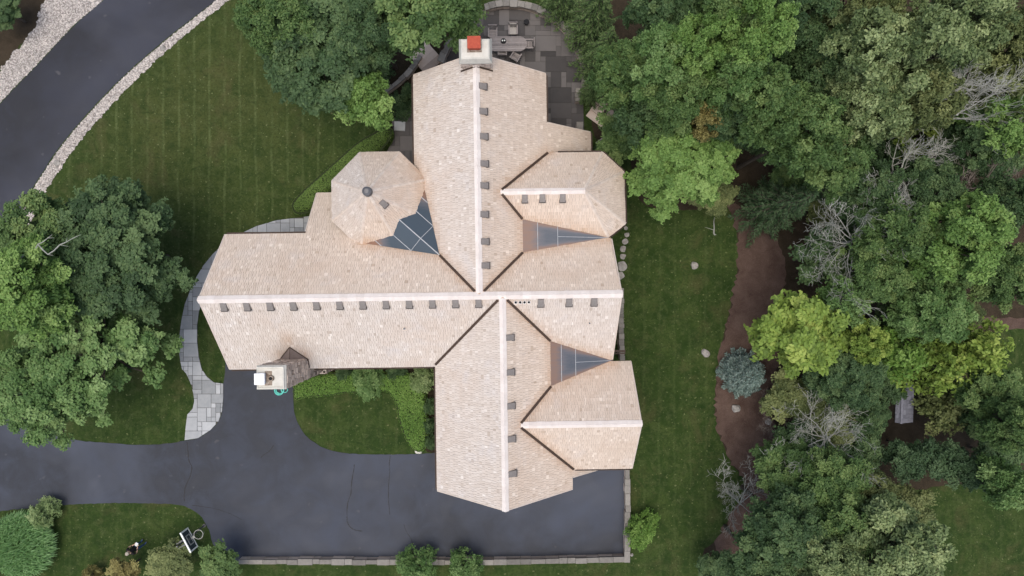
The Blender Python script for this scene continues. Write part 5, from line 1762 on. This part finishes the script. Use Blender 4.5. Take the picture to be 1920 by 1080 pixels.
# ---- garden hose
hx, hy = P2(528, 731)
mb = MB()
def ring(cx, cy, r, z, turns, rr, sq=1.0, ph=0.0):
    pts = []
    n = int(26 * turns)
    for i in range(n + 1):
        a = ph + 6.283 * turns * i / n
        k = r * (1 + .07 * math.sin(a * 1.3 + cx))
        pts.append((cx + k * math.cos(a), cy + k * sq * math.sin(a), z + .014 * i / n * turns))
    mb.tube(pts, rr, 6)
ring(-.12, 0, .25, .03, 2.3, .024, 1.0)
ring(-.08, .02, .20, .05, 1.6, .024, 1.0, 1.0)
ring(.17, .03, .17, .04, 1.4, .022, .95, 2.0)
tag(mb.build('garden_hose', MAT['hose'], None, (hx, hy, .02), smooth=True), 'coiled turquoise garden hose on the driveway at the chimney foot', 'hose')

# ---- patio furniture
tx, ty = P2(951, 82, .74)
table = empty('patio_table', (tx, ty, .03))
tag(table, 'oval grey weathered teak table on the patio', 'table')
rr = random.Random(9)
hl, hw = 1.04, .40
ns = 8
for i in range(ns):                       # boards of the top, rounded at the ends
    y0, y1 = -hw + 2 * hw * i / ns + .004, -hw + 2 * hw * (i + 1) / ns - .004
    def ext(y): return hl - hw + math.sqrt(max(0, hw * hw - y * y)) * 1.0
    e0, e1 = ext(max(abs(y0), 0) if abs(y0) < hw else hw), ext(abs(y1) if abs(y1) < hw else hw)
    em = ext((y0 + y1) / 2)
    mb = MB()
    mb.prism([(-e0, y0), (e0, y0), (em, (y0 + y1) / 2), (e1, y1), (-e1, y1), (-em, (y0 + y1) / 2)], .68, .715 + rr.uniform(-.002, .002), rr.random())
    mb.build('board', MAT['teak'], table)
for (a, b) in ((-1, -1), (1, -1), (-1, 1), (1, 1)):
    mb = MB(); mb.box((a * .72, b * .27, .34), (.07, .07, .675)); mb.build('leg', MAT['teak'], table)
mb = MB(); mb.box((0, .27, .65), (1.5, .03, .06)); mb.box((0, -.27, .65), (1.5, .03, .06)); mb.build('apron', MAT['teak'], table)

def patio_chair(px, py, rz, label, cushion=False):
    x, y = P2(px, py, .45)
    c = empty('patio_chair', (x, y, .03), rz)        # sits facing +Y
    tag(c, label, 'chair', 'teak chairs round the patio table')
    for i in range(5):
        mb = MB(); mb.box((0, -.17 + .085 * i, .42), (.42, .07, .022), 0, random.random()); mb.build('slat', MAT['teak'], c)
    for (a, b, h) in ((-.22, .2, .62), (.22, .2, .62), (-.22, -.22, .9), (.22, -.22, .9)):
        mb = MB(); mb.tube([(a, b, 0), (a, b - (.08 if h > .8 else 0), h)], .022, 6); mb.build('leg', MAT['teak'], c)
    for a in (-.22, .22):
        mb = MB(); mb.box((a, 0, .63), (.06, .50, .026)); mb.build('armrest', MAT['teak'], c)
    mb = MB(); mb.box((0, -.29, .88), (.46, .035, .08)); mb.build('backrest_rail', MAT['teak'], c)
    for i in range(6):
        mb = MB(); mb.tube([(-.17 + .068 * i, -.22, .44), (-.17 + .068 * i, -.285, .86)], .014, 4); mb.build('back_slat', MAT['teak'], c)
    if cushion:
        mb = MB(); mb.box((0, .0, .46), (.40, .40, .05), 0, None, .94); mb.build('seat_cushion', MAT['cushion'], c)
        mb = MB(); mb.box((0, -.235, .68), (.38, .05, .36), 0, None, .96); mb.build('back_cushion', MAT['cushion'], c)
    return c
patio_chair(924, 63, R(180), 'teak patio chair at the upper side of the table beside the chimney')
patio_chair(962, 58, R(180), 'cushioned teak patio chair at the upper side of the table', True)
patio_chair(991, 84, R(90), 'teak patio chair at the right end of the table')
patio_chair(942, 97, R(0), 'teak patio chair at the lower side of the table beside the chimney')
patio_chair(967, 107, R(-30), 'teak patio chair turned away from the table at the roof edge')
bx, by = P2(944, 77, .76)
bowl = empty('fruit_bowl', (bx, by, .745))
tag(bowl, 'small dark tray with two white cups on the patio table', 'tray')
mb = MB(); mb.tube([(0, 0, 0), (0, 0, .02)], [.12, .15], 14); mb.build('tray', MAT['tee'], bowl)
for s in (-.055, .06):
    mb = MB(); mb.tube([(s, .01, .021), (s, .01, .09)], [.032, .04], 10); mb.build('cup', MAT['white'], bowl)
qx, qy = P2(987, 43, .1)
pot = MB(); pot.tube([(0, 0, 0), (0, 0, .22), (0, 0, .24)], [.11, .15, .13], 12)
tag(pot.build('plant_pot', MAT['tee'], None, (qx, qy, .035)), 'small black pot on the patio flagstones near the curved wall', 'pot')
# white square cover stone on the garden walk
cxx, cyy = P2(750, 237)
mb = MB(); mb.box((0, 0, .04), (.60, .50, .05), 0, .95, .98)
tag(mb.build('cover_slab', MAT['flag'], None, (cxx, cyy, .032), (0, 0, R(-3))), 'pale square slab lying on the dark garden walk left of the house', 'slab')
# plank bench by the steps
bx2, by2 = P2(1133, 262, .4)
bench = empty('garden_bench', (bx2, by2, 0), R(35))
tag(bench, 'low dark plank bench in the shade below the garden steps', 'bench')
mb = MB(); mb.box((0, 0, .40), (.95, .30, .05)); mb.build('seat', MAT['teak'], bench)
for s in (-1, 1):
    mb = MB(); mb.box((s * .36, 0, .19), (.07, .26, .38)); mb.build('leg', MAT['teak'], bench)

# ---- basketball hoop
hd = Vector((.884, .468, 0)).normalized()
al = Vector((-hd.y, hd.x, 0))
bc = Vector((-16.10, -12.56, 0))
hoop = empty('basketball_hoop', (bc.x - hd.x * .62, bc.y - hd.y * .62, 0), math.atan2(hd.y, hd.x))
tag(hoop, 'basketball hoop with white-framed dark backboard beside the parking court', 'basketball hoop')
# local x = towards the court, y = along the board
zt, zb, bw = 3.50, 2.74, .52
bxl = .62
mb = MB(); mb.box((bxl, 0, (zt + zb) / 2), (.025, 2 * bw, zt - zb)); bd = mb.build('backboard', MAT['board'], hoop)
mb = MB()
mb.box((bxl, 0, zt + .02), (.075, 2 * bw + .06, .04)); mb.box((bxl, 0, zb - .015), (.05, 2 * bw + .06, .03))
for s in (-1, 1): mb.box((bxl, s * (bw + .015), (zt + zb) / 2), (.05, .03, zt - zb - .006))
mb.box((bxl + .016, 0, zt - .02), (.008, 2 * bw - .01, .05))
for s in (-1, 1): mb.box((bxl + .0165, s * (bw - .02), (zt + zb) / 2 - .025), (.008, .045, zt - zb - .07))
mb.box((bxl + .017, 0, zb + .02), (.008, 2 * bw - .1, .04))
mb.build('board_frame', MAT['white'], bd)
mb = MB()
for s in (-1, 1): mb.box((bxl + .018, s * .24, 3.07), (.010, .045, .36))
mb.box((bxl + .019, 0, 3.255), (.010, .53, .045)); mb.box((bxl + .019, 0, 2.885), (.010, .53, .045))
mb.build('target_square', MAT['rim'], bd)
mb = MB()
rc_ = [(bxl + .42 + .228 * math.cos(6.283 * i / 28), .228 * math.sin(6.283 * i / 28), 2.90) for i in range(29)]
mb.tube(rc_, .014, 6, cap=False); rim = mb.build('rim', MAT['rim'], hoop)
mb = MB(); mb.box((bxl + .11, 0, 2.89), (.18, .12, .03)); mb.box((bxl + .03, 0, 2.86), (.02, .14, .12)); mb.build('bracket', MAT['rim'], rim)
mb = MB()
for i in range(12):
    a0_, a1_ = 6.283 * i / 12, 6.283 * (i + .5) / 12
    mb.tube([(bxl + .42 + .225 * math.cos(a0_), .225 * math.sin(a0_), 2.89), (bxl + .42 + .16 * math.cos(a1_), .16 * math.sin(a1_), 2.66), (bxl + .42 + .12 * math.cos(a0_ + .5), .12 * math.sin(a0_ + .5), 2.48)], .004, 3, cap=False)
mb.build('net', MAT['rim'], rim)
mb = MB(); mb.tube([(0, 0, .05), (0, 0, 2.9)], .042, 10); mb.build('pole', MAT['steel'], hoop)
mb = MB()
for z_ in (2.84, 3.2):
    for s in (-.12, .12): mb.box((.31, s, z_), (.62, .03, .05))
mb.tube([(0, 0, 2.9), (0, 0, 3.26)], .04, 8)
mb.build('support_arm', MAT['steel'], hoop)
mb = MB(); mb.tube([(0, 0, -.05), (0, 0, .06)], .09, 10); mb.build('base', MAT['steel'], hoop)

# ---- person flying the drone
def person(px, py, facing):
    x, y = px, py
    root = empty('person', (x, y, 0.0), facing)         # looks along +Y
    tag(root, 'person in black top and blue jeans standing on the lawn, holding a white controller', 'person')
    bm = bmesh.new()
    lay = bm.verts.layers.skin.verify()
    def V(co, r, rt=False):
        v = bm.verts.new(co); v[lay].radius = (r if hasattr(r, '__len__') else (r, r)); v[lay].use_root = rt
        return v
    def E(a, b): bm.edges.new((a, b))
    pel = V((0, 0, .96), (.155, .115), True)
    wa = V((0, .0, 1.12), (.145, .105)); che = V((0, -.015, 1.32), (.175, .12)); ne0 = V((0, -.02, 1.45), (.10, .085)); nk = V((0, 0, 1.53), .055)
    hd0 = V((0, .03, 1.60), (.075, .085)); hd1 = V((0, .03, 1.70), (.078, .095)); hd2 = V((0, .02, 1.76), (.05, .06))
    for a, b in ((pel, wa), (wa, che), (che, ne0), (ne0, nk), (nk, hd0), (hd0, hd1), (hd1, hd2)): E(a, b)
    hands = []
    for s in (-1, 1):
        hp = V((s * .095, 0, .88), (.088, .092)); kn = V((s * .11, .02, .50), .062); an = V((s * .115, -.01, .10), .042); to = V((s * .13, .15, .045), (.042, .035))
        for a, b in ((pel, hp), (hp, kn), (kn, an), (an, to)): E(a, b)
        sh = V((s * .19, -.02, 1.41), .062); el = V((s * .25, -.02, 1.14), .044); wr = V((s * .12, .21, 1.10), .029)
        for a, b in ((ne0, sh), (sh, el), (el, wr)): E(a, b)
        pa_ = V((s * .095, .275, 1.105), (.036, .018)); E(wr, pa_)
        hands.append(s)
    me = bpy.data.meshes.new('body_cage'); bm.to_mesh(me); bm.free()
    tmp = bpy.data.objects.new('body_cage', me); COL.objects.link(tmp)
    tmp.modifiers.new('skin', 'SKIN'); sb = tmp.modifiers.new('sub', 'SUBSURF'); sb.levels = 2; sb.render_levels = 2
    dg = bpy.context.evaluated_depsgraph_get(); dg.update()
    bme = bpy.data.meshes.new_from_object(tmp.evaluated_get(dg))
    bpy.data.objects.remove(tmp)
    # fingers join the hands
    fm = MB()
    for s in hands:
        for k, (ln, dx) in enumerate(((.066, -.026), (.076, -.009), (.072, .009), (.058, .025))):
            b0 = Vector((s * .095 + dx, .30, 1.11)); fm.tube([b0, b0 + Vector((-s * .006, ln * .55, .0)), b0 + Vector((-s * .02, ln * .75, -.03))], [.009, .0085, .007], 6)
        b0 = Vector((s * .065, .26, 1.12)); fm.tube([b0, b0 + Vector((-s * .03, .03, .022)), b0 + Vector((-s * .045, .055, .018))], [.011, .010, .008], 6)
    bm = bmesh.new(); bm.from_mesh(bme); f2 = fm.mesh('f'); bm.from_mesh(f2)
    # ears and nose
    for c_, s_ in (((.078, .02, 1.665), (.012, .024, .034)), ((-.078, .02, 1.665), (.012, .024, .034)), ((0, .13, 1.655), (.014, .022, .026))):
        r_ = bmesh.ops.create_icosphere(bm, subdivisions=1, radius=1.0)
        for v in r_['verts']: v.co = Vector((v.co.x * s_[0] + c_[0], v.co.y * s_[1] + c_[1], v.co.z * s_[2] + c_[2]))
    bm.to_mesh(bme); bm.free()
    bme.materials.clear()
    for m in ('skin', 'tee', 'jeans', 'shoe'): bme.materials.append(MAT[m])
    for p_ in bme.polygons:
        c_ = p_.center
        p_.use_smooth = True
        if c_.z < .09: p_.material_index = 3
        elif c_.z < 1.0 and abs(c_.x) < .22 and c_.y < .19: p_.material_index = 2
        elif 1.0 <= c_.z < 1.50 and (abs(c_.x) < .20 and c_.y < .14 or (c_.z > 1.24)): p_.material_index = 1
        else: p_.material_index = 0
    b = link('body', bme, root)
    hb = bmesh.new(); bmesh.ops.create_icosphere(hb, subdivisions=3, radius=1.0)
    for v in list(hb.verts):
        if v.co.y > .35 and v.co.z < .35: v.co *= .80
        v.co = Vector((v.co.x * .097, v.co.y * .118 + .012, v.co.z * .088 + 1.725)) + Vector((random.gauss(0, .003),) * 3)
    hm = bpy.data.meshes.new('hair'); hb.to_mesh(hm); hb.free(); hm.materials.append(MAT['hair'])
    link('hair', hm, root)
    em = MB()
    for s in (-1, 1): em.box((s * .032, .122, 1.672), (.018, .006, .010))
    link('eyes', em.mesh('eyes', MAT['black']), root)
    mm = MB(); mm.box((0, .118, 1.61), (.045, .008, .009)); link('mouth', mm.mesh('mouth', MAT['clay']), root)
    return root
pf = Vector((.55, .83)).normalized()
fa = math.atan2(pf.y, pf.x) - math.pi / 2
person(-19.93, -13.76, fa)
ctl = empty('controller', (-19.93 + pf.x * .30, -13.76 + pf.y * .30, 1.125), fa)
tag(ctl, 'white drone controller held by the person in jeans', 'controller')
mb = MB(); mb.box((0, 0, 0), (.17, .11, .045), 0, None, .9); mb.build('case', MAT['white'], ctl)
mb = MB(); mb.box((0, .09, .03), (.15, .09, .012)); mb.build('screen', MAT['galv'], ctl)
for s in (-.05, .05):
    mb = MB(); mb.tube([(s, 0, .02), (s, 0, .04)], .008, 6); mb.build('stick', MAT['steel'], ctl)
